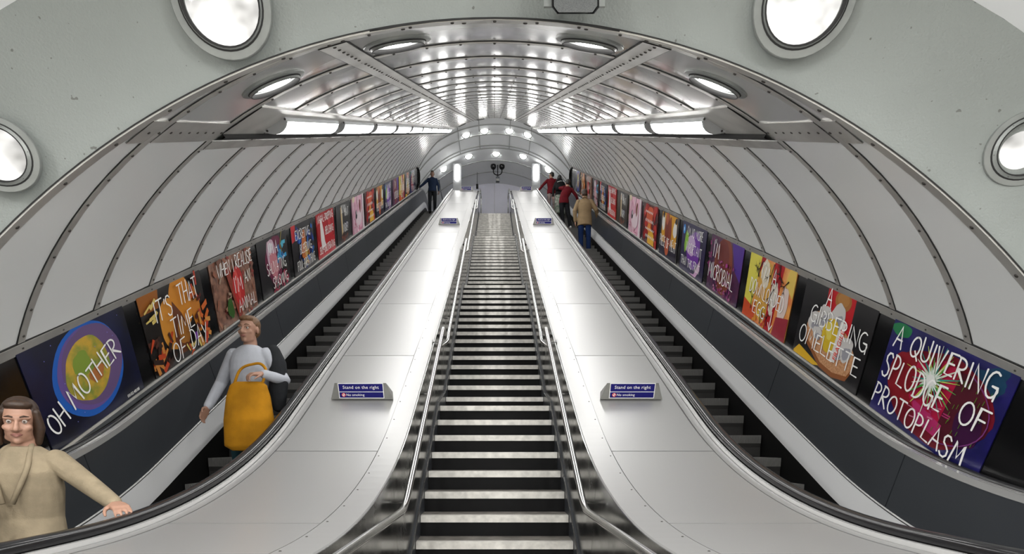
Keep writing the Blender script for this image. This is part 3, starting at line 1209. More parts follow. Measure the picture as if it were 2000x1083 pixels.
def P_salivating(p, t):
    p.blob(.55, .40, .28, .33, (.16, .02, .06), 0, .2)
    p.blob(.46, .50, .15, .20, (.62, .42, .52), .1, .12, seed=4)
    p.blob(.52, .34, .14, .19, (.60, .22, .26), .2, .15, seed=7)
    p.blob(.44, .58, .07, .07, (.80, .74, .80), 0, .2, seed=8)
    p.chips(12, .68, .95, .38, .58, .13, .07, [(.03, .32, .62), (.10, .52, .72), (.04, .18, .45)], 31)
    p.stroke([(.90, .72), (.80, .56), (.84, .46)], .014, (.50, .42, .08))
    p.chips(12, .40, .95, .02, .20, .14, .06, [(.36, .02, .06), (.48, .06, .12), (.20, .01, .04)], 32)
    t.write("I'M A", .34, .50, .15, .014 * .84, 0, width=.34)
    t.write('SALIVATING,', .22, .26, .14, .013 * .84, 0, width=.74)
    t.write('SPASMING,', .38, .06, .13, .013 * .84, 0, width=.60)


def P_excreting(p, t):
    p.poly([(.02, .735), (.02, .48), (.16, .50), (.22, .735)], (.58, .03, .04))
    p.chips(30, .2, 1.0, .08, .66, .15, .07, [(.02, .07, .36), (.02, .15, .55), (.02, .03, .16)], 41)
    p.blob(.52, .38, .11, .24, (.55, .16, .04), -.2, .15, seed=3)
    p.blob(.60, .30, .06, .14, (.68, .38, .14), .2, .15, seed=4)
    p.chips(8, .45, .8, .1, .3, .1, .04, [(.72, .22, .02), (.62, .42, .05)], 42)
    t.write('EXCRETING,', .14, .50, .13, .013 * .84, 0, width=.74)
    t.write('BLEEDING,', .30, .28, .13, .013 * .84, 0, width=.62)
    t.write('FOUL-BREATHING', .12, .06, .13, .013 * .84, 0, width=.90)


def P_red(p, t):
    p.chips(16, 0, 1.1, 0, .735, .3, .2, [(.46, .012, .02), (.54, .02, .03), (.40, .01, .015)], 51)
    p.poly([(.20, .60), (.28, .64), (.38, .42), (.42, .24), (.48, .18), (.40, .16), (.22, .14), (.18, .30)], (.84, .80, .78))
    t.write('NASAL-DRIPPING', .06, .57, .11, .012, 0, width=.96)
    t.write('BELCHING', .48, .34, .12, .012, 0, width=.52)
    t.write('SELF-OBLITERATING', .06, .07, .11, .012, 0, width=.98)


def P_more(p, t):
    p.poly([(.34, .64), (.42, .66), (.44, .18), (.36, .14)], (.62, .44, .22))
    p.poly([(.42, .60), (.46, .60), (.46, .2), (.44, .18)], (.80, .70, .50))
    p.blob(.74, .30, .10, .06, (.03, .03, .10))
    p.chips(10, .3, .9, .02, .14, .14, .05, [(.20, .06, .04), (.10, .04, .03), (.28, .10, .06)], 61)
    t.write('DO YOU', .38, .54, .13, .013 * .84, 0, width=.34)
    t.write('WANT', .62, .46, .14, .013 * .84, 0, width=.32)
    t.write('MORE?', .46, .18, .15, .014 * .84, 0, width=.40)


def P_pink(p, t):
    p.chips(20, 0, 1.1, 0, .735, .4, .16, [(.74, .44, .54), (.80, .54, .62), (.70, .36, .48)], 71)
    p.poly([(.94, 0), (1.1, 0), (1.1, .735), (.96, .735)], (.82, .70, .74))
    p.blob(.14, .68, .12, .06, (.80, .68, .50))
    p.blob(.60, .26, .30, .16, (.84, .68, .74), .2, .1)
    p.blob(.74, .50, .06, .14, (.22, .06, .04), -.1, .1)
    p.blob(.34, .36, .06, .10, (.02, .02, .03), .2, .35, seed=3)
    p.blob(.38, .40, .03, .04, (.80, .78, .78))
    p.chips(10, .1, .8, .02, .2, .12, .03, [(.62, .14, .26), (.74, .34, .44)], 72)


def P_fire(p, t):
    p.chips(20, .14, 1.08, .05, .7, .26, .2, [(.36, .01, .01), (.50, .03, .02), (.28, .01, .01)], 81)
    p.blob(.55, .52, .22, .18, (.66, .10, .03), 0, .2)
    p.poly([(.45, .02), (.95, .02), (.90, .22), (.60, .34), (.48, .2)], (.84, .46, .04))
    p.blob(.54, .30, .16, .08, (.76, .26, .04), .2, .25, seed=5)
    for i, y in enumerate((.56, .40, .26, .12)):
        t.stroke([(.22 + .02 * i + .05 * k, y + .05 * (k % 2) * (1 if i % 2 else .7)) for k in range(12 + i)], .012, WHITE)


def P_meat(p, t):
    p.poly([(.10, .10), (1.0, .10), (1.0, .70), (.10, .70)], (.70, .34, .02))
    p.blob(.44, .46, .13, .28, (.20, .03, .015), 0, .06)
    p.blob(.62, .44, .08, .24, (.26, .04, .015), 0, .1, seed=3)
    p.blob(.42, .62, .08, .10, (.50, .12, .05), 0, .1, seed=4)
    p.blob(.20, .54, .09, .14, (.82, .80, .74), .1, .1)
    p.blob(.20, .66, .05, .05, (.03, .02, .02), 0, .2)
    p.blob(.90, .50, .10, .13, (.82, .80, .74), -.2, .1, seed=3)
    p.blob(.94, .64, .06, .05, (.03, .02, .02), .3, .2)
    p.poly([(.04, .0), (1.04, .0), (1.04, .22), (.04, .22)], (.015, .01, .03))
    p.blob(.50, .16, .12, .13, (.52, .10, .03), 0, .05)
    t.write('PIECE OF MEAT', .06, .15, .17, .016 * .84, 0, width=.98)


def P_fruit(p, t):
    p.blob(.60, .36, .28, .28, (.18, .04, .38), .2, .15)
    p.blob(.46, .46, .18, .10, (.62, .46, .70), .1, .15, seed=3)
    p.blob(.42, .36, .20, .08, (.60, .40, .68), -.1, .2, seed=5)
    p.blob(.24, .44, .07, .17, (.28, .55, .05), -.2, .25, seed=4)
    p.blob(.10, .60, .05, .07, (.05, .30, .80))
    p.blob(.09, .60, .02, .03, (.60, .80, .90))
    p.poly([(.50, .02), (.72, .04), (.94, .30), (.96, .14), (.80, .01)], (.70, .42, .66))
    t.write("I'M NO MORE", .26, .54, .12, .013 * .84, 0, width=.70)
    t.write('IMPORTANT', .26, .31, .13, .013 * .84, 0, width=.72)
    t.write('THAN THIS FRUIT', .06, .09, .12, .013 * .84, 0, width=.90)


def P_microbial(p, t):
    p.poly([(.72, .735), (1.1, .735), (1.1, .30), (.9, .4)], (.09, .03, .30))
    p.blob(.52, .38, .30, .36, (.24, .055, .03), .25, .06)
    p.blob(.50, .44, .22, .26, (.18, .035, .03), .3, .1, seed=5)
    rr = random.Random(9)
    for i in range(60):
        p.blob(rr.uniform(.30, .95), rr.uniform(.02, .44), .020 * rr.uniform(.5, 1.6), .016 * rr.uniform(.5, 1.6), [(.34, .03, .20), (.46, .06, .30), (.20, .02, .12), (.52, .20, .34)][i % 4], 0, .3, 12, i)
    for i in range(18):
        p.blob(rr.uniform(.02, .18), rr.uniform(.2, .7), .02, .02, [(.34, .03, .16), (.22, .02, .14)][i % 2], 0, .4, 10, i)
    t.write("I'M", .20, .46, .20, .017 * .84, 0, width=.20)
    t.write('MICROBIAL', .10, .18, .19, .017 * .84, 0, width=.88)


def P_egg(p, t):
    p.poly([(0, .735), (.30, .735), (.22, .15), (0, .20)], (.80, .72, .10))
    p.poly([(0, .20), (.3, .14), (.36, 0), (0, 0)], (.66, .08, .02))
    p.poly([(.30, .735), (.40, .735), (.36, .40), (.26, .36)], (.42, .01, .015))
    p.blob(.46, .38, .18, .34, (.76, .42, .08), .1, .12)
    p.blob(.44, .56, .10, .14, (.82, .74, .58), .1, .2, seed=5)
    p.poly([(.62, .735), (.84, .735), (.76, .0), (.60, .0)], (.48, .012, .02))
    p.blob(.70, .36, .07, .2, (.80, .72, .62), -.1, .25, seed=8)
    p.poly([(.96, .735), (1.1, .735), (1.1, .45), (.92, .55)], (.82, .58, .12))
    p.blob(.94, .34, .08, .22, (.82, .66, .60), -.1, .15, seed=4)
    p.poly([(.80, .0), (1.1, .0), (1.1, .25), (.84, .2)], (.36, .03, .05))
    p.chips(12, .3, .62, .02, .2, .1, .05, [(.76, .30, .03), (.82, .56, .06), (.58, .05, .02)], 131)
    rr = random.Random(4)
    for x, y, a, l in ((.22, .12, 1.6, .2), (.36, .68, -2.2, .18), (.62, .70, -1.9, .22), (.75, .72, -1.4, .2), (.86, .56, 2.6, .2), (.50, .02, 1.4, .14), (.66, .04, 1.8, .14), (.98, .60, -2.4, .16), (.70, .46, -2.1, .2), (.30, .50, 2.2, .15)):
        p.branch(x, y, a, l, .016, (.015, .01, .01), 2, rr)
    t.write("I'M A", .36, .50, .16, .015 * .84, 0, width=.36)
    t.write('DOWNLOADED', .12, .30, .15, .015 * .84, -.03, width=.84)
    t.write('EGG', .28, .10, .14, .015 * .84, -.02, width=.30)
    t.write('v', .70, .02, .2, .015 * .84, 0, width=.10)


def P_omelette(p, t):
    p.poly([(.38, .735), (.80, .735), (.82, .30), (.42, .30)], (.56, .012, .02))
    p.blob(.63, .66, .12, .085, (.40, .16, .04))
    p.blob(.63, .67, .085, .055, (.48, .22, .06))
    p.poly([(.02, .02), (.10, .10), (.50, .03), (.40, 0), (.02, 0)], (.78, .46, .02))
    bread = [(.20, .40), (.16, .28), (.20, .16), (.34, .10), (.50, .02), (.72, .005), (.92, .05), (.98, .16), (.94, .26), (.82, .36), (.60, .44), (.36, .46)]
    p.poly(bread, (.30, .10, .03))
    p.poly([(x, y + .045) for x, y in bread], mat('bread_crumb', (.56, .30, .15), .6, nscale=60, col2=(.38, .17, .07)))
    for cx, cy, rx, ry, s in ((.28, .38, .10, .10, 3), (.42, .46, .09, .12, 4), (.62, .50, .11, .13, 5), (.82, .30, .11, .10, 6), (.70, .24, .09, .08, 7), (.36, .30, .07, .06, 8)):
        p.blob(cx, cy, rx, ry, (.66, .64, .62), 0, .15, seed=s)
        p.blob(cx + .02, cy - .03, rx * .6, ry * .5, (.36, .36, .40), .3, .2, seed=s + 9)
    p.blob(.56, .34, .11, .16, (.72, .50, .03), .1, .12)
    p.blob(.54, .38, .05, .08, (.80, .66, .12), .1, .2, seed=5)
    p.poly([(.64, .14), (.72, .14), (.76, .50), (.68, .50)], (.80, .78, .74))
    t.write('A', .40, .56, .16, .016 * .84, 0, width=.08)
    t.write('GIBBERING', .20, .37, .15, .015 * .84, 0, width=.88)
    t.write('OMELETTE', .08, .14, .16, .015 * .84, 0, width=.98)


def P_splodge(p, t):
    p.blob(.10, .66, .10, .05, (.02, .22, .08), 0, .1)
    p.blob(.92, .60, .16, .08, (.01, .06, .13), .3, .3, seed=6)
    p.blob(.58, .34, .47, .31, (.20, .006, .02), -.05, .10, seed=2)
    p.blob(.72, .34, .30, .25, (.09, .008, .02), .1, .12, seed=3)
    p.blob(.30, .36, .20, .20, (.28, .01, .02), .1, .1, seed=4)
    p.poly([(.34, .52), (.62, .62), (.72, .56), (.68, .20), (.52, .12), (.36, .26)], (.50, .01, .06))
    p.poly([(.40, .26), (.72, .20), (.70, .10), (.48, .12)], (.52, .03, .16))
    p.blob(.90, .28, .10, .16, (.05, .006, .05), 0, .2, seed=7)
    p.chips(14, .38, .74, .12, .3, .08, .012, [(.68, .20, .34), (.50, .04, .18)], 151, 0)
    rr = random.Random(2)
    for i in range(30):
        x, y = rr.uniform(.55, 1.0), rr.uniform(.12, .55)
        p.stroke([(x, y), (x + .004, y + .03)], .004, (.10, .26, .02))
    p.stroke(_arc(.60, .35, .44, .28, 60, -80), .008, (.24, .05, .24))
    p.burst(.53, .45, .27, 26, .022, [(.10, .50, .10), (.60, .72, .15), (.05, .38, .30), (.80, .85, .70)])
    p.burst(.53, .45, .13, 22, .03, [(.86, .90, .84), (.70, .85, .72)], 8)
    p.blob(.53, .45, .04, .04, (.90, .92, .88))
    t.write('A QUIVERING', .09, .54, .15, .016 * .84, -.01, width=.93)
    t.write('SPLODGE', .06, .30, .18, .017 * .84, -.03, width=.62)
    t.write('OF', .84, .30, .15, .016 * .84, 0, width=.20)
    t.write('PROTOPLASM', .04, .08, .15, .016 * .84, -.05, width=.95)


POSTERS = [
    ('OH MOTHER', 'blue planet on black', P_mother, board_mat('space', (.006, .009, .045), (.003, .003, .008), 2.5)),
    ("IT'S THAT TIME OF DAY", 'orange shapes and red chips on black', P_time, board_mat('soot', (.014, .010, .008), (.006, .005, .005), 3)),
    ("WHEN I REALISE I'M AN ANIMAL", 'red pepper over brown mulch', P_animal, board_mat('mulch', (.30, .15, .10), (.14, .07, .05), 14)),
    ('SALIVATING, SPASMING', 'pink face shape and blue bits on black', P_salivating, board_mat('dark', (.012, .010, .012), (.006, .006, .007), 3)),
    ('EXCRETING, BLEEDING, FOUL-BREATHING', 'blue and orange bits on black', P_excreting, board_mat('dark', (.012, .010, .012), (.006, .006, .007), 3)),
    ('BELCHING', 'white cone on bright red', P_red, board_mat('red', (.50, .016, .024), (.40, .01, .016), 3)),
    ('DO YOU WANT MORE', 'tan bar on charcoal', P_more, board_mat('charcoal', (.035, .033, .033), (.02, .02, .02), 3)),
    ('no wording', 'white and black shapes on pink', P_pink, board_mat('pink', (.76, .46, .56), (.68, .34, .46), 3)),
    ('scrawled lines', 'yellow and orange flames on dark red', P_fire, board_mat('maroon', (.10, .008, .01), (.03, .006, .008), 3)),
    ('PIECE OF MEAT', 'amber block with two white shapes', P_meat, board_mat('dark', (.012, .010, .012), (.006, .006, .007), 3)),
    ("I'M NO MORE IMPORTANT THAN THIS FRUIT", 'purple and green fruit on navy', P_fruit, board_mat('navy', (.026, .018, .075), (.014, .012, .04), 3)),
    ("I'M MICROBIAL", 'brown slice with magenta grains on violet', P_microbial, board_mat('violet', (.10, .018, .06), (.03, .01, .05), 6)),
    ("I'M A DOWNLOADED EGG", 'black twigs over yellow and red', P_egg, board_mat('flame', (.62, .14, .04), (.76, .40, .10), 4)),
    ('A GIBBERING OMELETTE', 'eggs on a bread slice on black', P_omelette, board_mat('dark', (.012, .010, .012), (.006, .006, .007), 3)),
    ('A QUIVERING SPLODGE OF PROTOPLASM', 'star flash on a red blob on deep blue', P_splodge, board_mat('deep_blue', (.006, .006, .06), (.012, .009, .12), 4)),
]
DRAWN = []
for txt, look, fn, bm in POSTERS:
    p, t = Flat(), Letters()
    fn(p, t)
    dz = p.z + .0008
    t.mb.v = [Vector((v.x, v.y, v.z - .002 + dz)) for v in t.mb.v]
    DRAWN.append((p, t, dz))
PH, PW = .735, 1.10
XB, PB = 3.008, -1.905
XT, PT = 2.957, -1.172


def poster_frame(sd, s_low_left):
    """matrix of a poster whose lower left corner (seen from the shaft) lies at distance s along the shaft"""
    o = inc(sd * XB, s_low_left, PB)
    v = (inc(sd * XT, s_low_left, PT) - o).normalized()
    u = inc(0, 1, 0) * (-sd)
    n = u.cross(v)
    M = Matrix.Identity(4)
    for i, c in enumerate((u, v, n)):
        for k in range(3):
            M[k][i] = c[k]
    M.translation = o
    return M


poster_me = {}
for sd in (-1, 1):
    for i in range(15):
        k = i if sd < 0 else 14 - i
        txt, look, fn, bm = POSTERS[k]
        s = (3.18 + 1.295 * i) if sd < 0 else (2.83 + 1.295 * i + PW)
        place = ', on the %s side' % SIDEW[sd]
        lab = 'poster of %s, reading %s%s' % (look, txt.lower() if k not in (7, 8) else 'nothing legible', place)
        w = lab.split()
        if len(w) > 16:
            lab = 'poster of %s, %s%s' % (look, ' '.join(txt.lower().split()[:1]), place)
        if k not in poster_me:
            mb = MB()
            mb.box(0, PW, 0, PH, -.004, .0018, bm)
            o = mb.build('poster')
            tag(o, lab, 'poster', 'posters along the escalators')
            a = DRAWN[k][0].mb.build('picture', o, True)
            ch = [a]
            if k != 7:
                ch.append(DRAWN[k][1].mb.build('handwriting', o, True))
            dz = DRAWN[k][2]
            if k == 0:
                ch.append(text_mesh('timecode', '00:02:48:08', .036, WHITE, o, Matrix.Translation((.86, .02, dz))))
            if k == 13:
                ch.append(text_mesh('printed_word', 'FRAGILE', .075, SIGNRED, o, Matrix.Translation((.735, .16, dz + .0002)) @ Matrix.Rotation(radians(84), 4, 'Z')))
            poster_me[k] = (o, ch)
        else:
            src, chs = poster_me[k]
            o = src.copy()
            COL.objects.link(o)
            o['label'] = lab
            for c in chs:
                d = c.copy()
                COL.objects.link(d)
                d.parent = o
        o.matrix_world = poster_frame(sd, s)

for sd in (-1, 1):
    mb = MB()
    rows = [[inc(sd * x, s, p) for x, p in ((XT + .005, PT + .03), (XB + .008, PB - .03), (XB + .06, PB - .03), (XT + .06, PT + .03))] for s in (1.4, S_END - 1.1)]
    mb.grid(rows, GLOSSB, False, True, True)
    o = mb.build('poster_backboard')
    tag(o, 'long glossy black board behind the posters of the %s escalator' % SIDEW[sd], 'poster board')
    mb = MB()
    rows = [[inc(sd * x, s, p) for x, p in ((XB - .006, PB - .004), (XB - .010, PB - .022), (XB + .02, PB - .024), (XB + .02, PB - .004))] for s in (1.8, S_END - 1.1)]
    mb.grid(rows, RIBM, False, True, True)
    mb.build('lower_trim', o)
    # rounded black frame that ends the board
    mb = MB()
    e = S_END - 1.1
    pts = [inc(sd * (XB - .02), e + .1, PB), inc(sd * (XB - .05), e + .75, PB + .10), inc(sd * (XT - .03), e + .72, PB + .5), inc(sd * (XT - .03), e + .45, PT - .03), inc(sd * (XT - .03), e, PT)]
    mb.tube(fillet(pts, .3, 8), .03, BLACK, 8)
    mb.build('end_frame', o)
    mb = MB()
    q = fillet(pts, .3, 8)
    mb.add([v + Vector((sd * .03, 0, 0)) for v in q], [tuple(range(len(q)))], GLOSSB)
    mb.build('end_panel', o)

# ------------------------------------------------------------------ things on the top landing
for sd, px in ((-1, 893), (1, 1047)):
    Y = 22.9
    x = (px - 966) / 1060 * Y
    z1 = (870 - 321) / 1060 * Y
    z0 = (870 - 366) / 1060 * Y
    t = thing('light_column', 'white column with an upright lit tube at the top of the %s escalator' % SIDEW[sd], 'light column', (x, Y, z0 - .3), 'light columns of the top landing')
    mb = MB()
    mb.box(x - .17, x + .17, Y, Y + .12, z0 - 1.1, z1 + .03, LAMPHOUSE)
    mb.build('column', t)
    mb = MB()
    za, zb = (870 - 353) / 1060 * Y, (870 - 323) / 1060 * Y
    mb.tube([(x, Y - .02, za), (x, Y - .02, za + .03), (x, Y - .02, zb - .03), (x, Y - .02, zb)], [.07, .10, .10, .07], TUBELIT, 12)
    mb.build('tube', t)
Y = 24.0
c = face_point(972, 332, Y)
t = thing('camera_mount', 'black bracket with two domed cameras hanging over the stairs top', 'security camera', tuple(c))
mb = MB()
mb.tube([(c.x, Y, c.z + .62), (c.x, Y, c.z - .20)], .022, BLACK, 8)
mb.tube(fillet([(c.x - .19, Y, c.z + .10), (c.x - .19, Y, c.z - .16), (c.x, Y, c.z - .26), (c.x + .19, Y, c.z - .16), (c.x + .19, Y, c.z + .10)], .15, 5), .024, BLACK, 8)
mb.tube([(c.x, Y, c.z - .2), (c.x, Y, c.z - .34)], .03, BLACK, 8)
mb.build('bracket', t)
for k in (-1, 1):
    mb = MB()
    mb.lathe((c.x + k * .19, Y, c.z + .14), (0, 0, 1), [(0, -.13), (.07, -.11), (.115, -.05), (.125, .02), (.11, .09), (.06, .12), (0, .13)], GLOSSB, 20)
    mb.build('dome', t)
mb = MB()
mb.box(c.x - .08, c.x + .08, Y - .07, Y + .07, c.z - .54, c.z - .33, BLACKP)
mb.box(c.x - .065, c.x + .065, Y - .075, Y - .06, c.z - .52, c.z - .42, SIGNBOX)
mb.build('junction_box', t)
c = face_point(932, 364, 24.5)
t = thing('wall_speaker', 'small black box hanging beyond the deck of the descending escalator', 'speaker', tuple(c))
mb = MB()
mb.box(c.x - .05, c.x + .05, 24.45, 24.6, c.z - .08, c.z + .08, BLACK)
mb.build('housing', t)
mb = MB()
mb.tube([(c.x, 24.5, c.z + .08), (c.x, 24.5, c.z + 1.0)], .012, BLACK, 6)
mb.build('hanger', t)
mb = MB()
mb.tube([face_point(857, 351, 23.6), face_point(866, 400, 22.6)], .022, BLACKP, 8)
o = mb.build('guard_pole')
tag(o, 'thin dark slanting pole behind the man in navy at the top', 'pole')

# ------------------------------------------------------------------ people


def shape_union(name, prims, voxel, m, parent, smooth=6, fac=.5):
    """One continuous skin over overlapping tapered limbs and lofts."""
    mb = MB()
    for p in prims:
        k = p[0]
        if k == 'limb':
            _, pts, rad = p
            pts = [Vector(q) for q in pts]
            rows = []
            full, fr = [pts[0]], [rad[0]]
            # rounded ends
            d0 = (pts[0] - pts[1]).normalized()
            d1 = (pts[-1] - pts[-2]).normalized()
            P_ = [pts[0] + d0 * rad[0] * .95, pts[0] + d0 * rad[0] * .6] + pts + [pts[-1] + d1 * rad[-1] * .6, pts[-1] + d1 * rad[-1] * .95]
            R_ = [rad[0] * .25, rad[0] * .78] + list(rad) + [rad[-1] * .78, rad[-1] * .25]
            mb.tube(P_, R_, m, 14)
        elif k == 'ell':
            _, c, rx, ry, rz = p[:5]
            rot = Euler(p[5]).to_matrix() if len(p) > 5 else Matrix.Identity(3)
            rows = []
            for i in range(11):
                a = -pi / 2 + pi * i / 10
                rr = max(cos(a), .02)
                rows.append([Vector(c) + rot @ Vector((rx * rr * cos(2 * pi * j / 18), ry * rr * sin(2 * pi * j / 18), rz * sin(a))) for j in range(18)])
            mb.grid(rows, m, True, True, True)
        elif k == 'loft':
            rows = []
            for (c, rx, ry) in p[1]:
                rows.append([Vector(c) + Vector((rx * cos(2 * pi * j / 24), ry * sin(2 * pi * j / 24), 0)) for j in range(24)])
            mb.grid(rows, m, True, True, True)
    o = mb.build(name)
    r = o.modifiers.new('r', 'REMESH')
    r.mode = 'VOXEL'
    r.voxel_size = voxel
    s = o.modifiers.new('s', 'SMOOTH')
    s.iterations = smooth
    s.factor = fac
    dg = bpy.context.evaluated_depsgraph_get()
    dg.update()
    me = bpy.data.meshes.new_from_object(o.evaluated_get(dg))
    bpy.data.objects.remove(o)
    me.name = name
    me.materials.clear()
    me.materials.append(m)
    me.polygons.foreach_set('use_smooth', [True] * len(me.polygons))
    q = bpy.data.objects.new(name, me)
    COL.objects.link(q)
    q.parent = parent
    return q


def hand(wrist, d, palm, thumb_side, curl=.35, sc=1.0):
    """limbs for one hand: palm, four bent fingers of unequal length and a thumb from the palm's side.
    d: pointing direction, palm: direction the palm faces, thumb_side: unit vector to the thumb's side"""
    d = Vector(d).normalized()
    palm = Vector(palm)
    palm = (palm - d * palm.dot(d)).normalized()
    t = Vector(thumb_side)
    t = (t - d * t.dot(d) - palm * t.dot(palm)).normalized()
    w = Vector(wrist)
    out = []
    for k in (-.5, -.17, .17, .5):
        a = w + t * .012 * k
        b = w + d * .088 * sc + t * (.062 * k) * sc
        out.append(('limb', [a, (a + b) / 2 + t * .01 * k, b], [.021 * sc, .019 * sc, .0145 * sc]))
    for k, L in ((.5, .070), (.17, .080), (-.17, .074), (-.5, .056)):
        b = w + d * .088 * sc + t * (.066 * k) * sc
        pts = [b]
        dirn = d + t * k * .12
        ang = curl * (1 + .12 * k)
        cur = b
        for j, f in enumerate((.45, .32, .25)):
            a = ang * (j + .6) * 1.0
            dd = (dirn * cos(a) + palm * sin(a)).normalized()
            cur = cur + dd * L * f * sc
            pts.append(cur)
        out.append(('limb', pts, [.0092 * sc, .0088 * sc, .008 * sc, .0068 * sc]))
    a = w + d * .022 * sc + t * .022 * sc
    b = a + (d * .5 + t * .75 + palm * .25).normalized() * .040 * sc
    c = b + (d * .85 + t * .35 + palm * .35).normalized() * .034 * sc
    e = c + (d * .9 + t * .05 + palm * .5).normalized() * .026 * sc
    out.append(('limb', [a, b, c, e], [.015 * sc, .0115 * sc, .0098 * sc, .008 * sc]))
    return out


def head_prims(hc, yaw=0.0, pitch=0.0, sc=1.0):
    """skull, jaw, nose, brow, lips and ears around the head centre; faces -Y before the turn"""
    M = Euler((pitch, 0, yaw)).to_matrix()

    def q(x, y, z):
        return Vector(hc) + M @ (Vector((x, y, z)) * sc)
    pr = [('ell', q(0, .012, .030), .075 * sc, .094 * sc, .088 * sc, (pitch, 0, yaw)),
          ('ell', q(0, -.020, -.040), .060 * sc, .068 * sc, .078 * sc, (pitch, 0, yaw)),
          ('limb', [q(0, -.062, -.100), q(0, -.045, -.085)], [.020 * sc, .034 * sc]),
          ('limb', [q(-.04, -.02, -.085), q(0, -.055, -.100), q(.04, -.02, -.085)], [.020 * sc, .022 * sc, .020 * sc]),
          ('limb', [q(0, -.088, .012), q(0, -.098, -.014), q(0, -.108, -.036)], [.008 * sc, .011 * sc, .014 * sc]),
          ('limb', [q(-.016, -.092, -.040), q(.016, -.092, -.040)], [.009 * sc, .009 * sc]),
          ('limb', [q(-.048, -.070, .022), q(0, -.084, .022), q(.048, -.070, .022)], [.012 * sc, .013 * sc, .012 * sc]),
          ('limb', [q(-.046, -.060, -.028), q(-.03, -.066, -.04)], [.018 * sc, .016 * sc]),
          ('limb', [q(.046, -.060, -.028), q(.03, -.066, -.04)], [.018 * sc, .016 * sc])]
    for k in (-1, 1):
        pr.append(('ell', q(k * .078, .012, -.008), .010 * sc, .020 * sc, .032 * sc, (pitch, 0, yaw + k * .3)))
    return pr, q


SKIN1 = mat('skin_light', (.38, .21, .145), .5, noise=.08, nscale=20)
SKIN2 = mat('skin_brown', (.24, .125, .08), .5, noise=.08, nscale=20)
EYEW = mat('eye_white', (.42, .38, .35), .3)
IRIS = mat('eye_iris', (.05, .03, .02), .2)
LIP = mat('lips', (.29, .125, .10), .5)


def cloth(name, c, **k):
    return mat('cloth_' + name, c, .85, noise=k.get('noise', .22), nscale=k.get('nscale', 12), bump=.15, bscale=k.get('bscale', 120), spec=.2)


def face_parts(t, q, hairm, sc=1.0):
    for k in (-1, 1):
        mb = MB()
        c = q(k * .031, -.0765, .002)
        mb.lathe(c, q(k * .031, -1, .002) - c, [(.0115, -.004), (.0100, .002), (.006, .0055), (0, .0065)], EYEW, 14)
        o = mb.build('eye', t, True)
        mb = MB()
        mb.lathe(c, q(k * .031, -1, .002) - c, [(.0066, .0046), (.004, .0072), (0, .0076)], IRIS, 12)
        mb.build('iris', o, True)
        mb = MB()
        mb.tube([q(k * .014, -.094, .026), q(k * .030, -.091, .032), q(k * .050, -.076, .027)], [.003, .0042, .0024], hairm, 8)
        mb.build('eyebrow', t, True)
    mb = MB()
    mb.tube([q(-.024, -.083, -.066), q(-.010, -.0935, -.062), q(0, -.0945, -.064), q(.010, -.0935, -.062), q(.024, -.083, -.066)], [.002, .0052, .005, .0052, .002], LIP, 8)
    mb.tube([q(-.022, -.083, -.068), q(0, -.0935, -.073), q(.022, -.083, -.068)], [.002, .0062, .002], LIP, 8)
    mb.build('mouth', t, True)


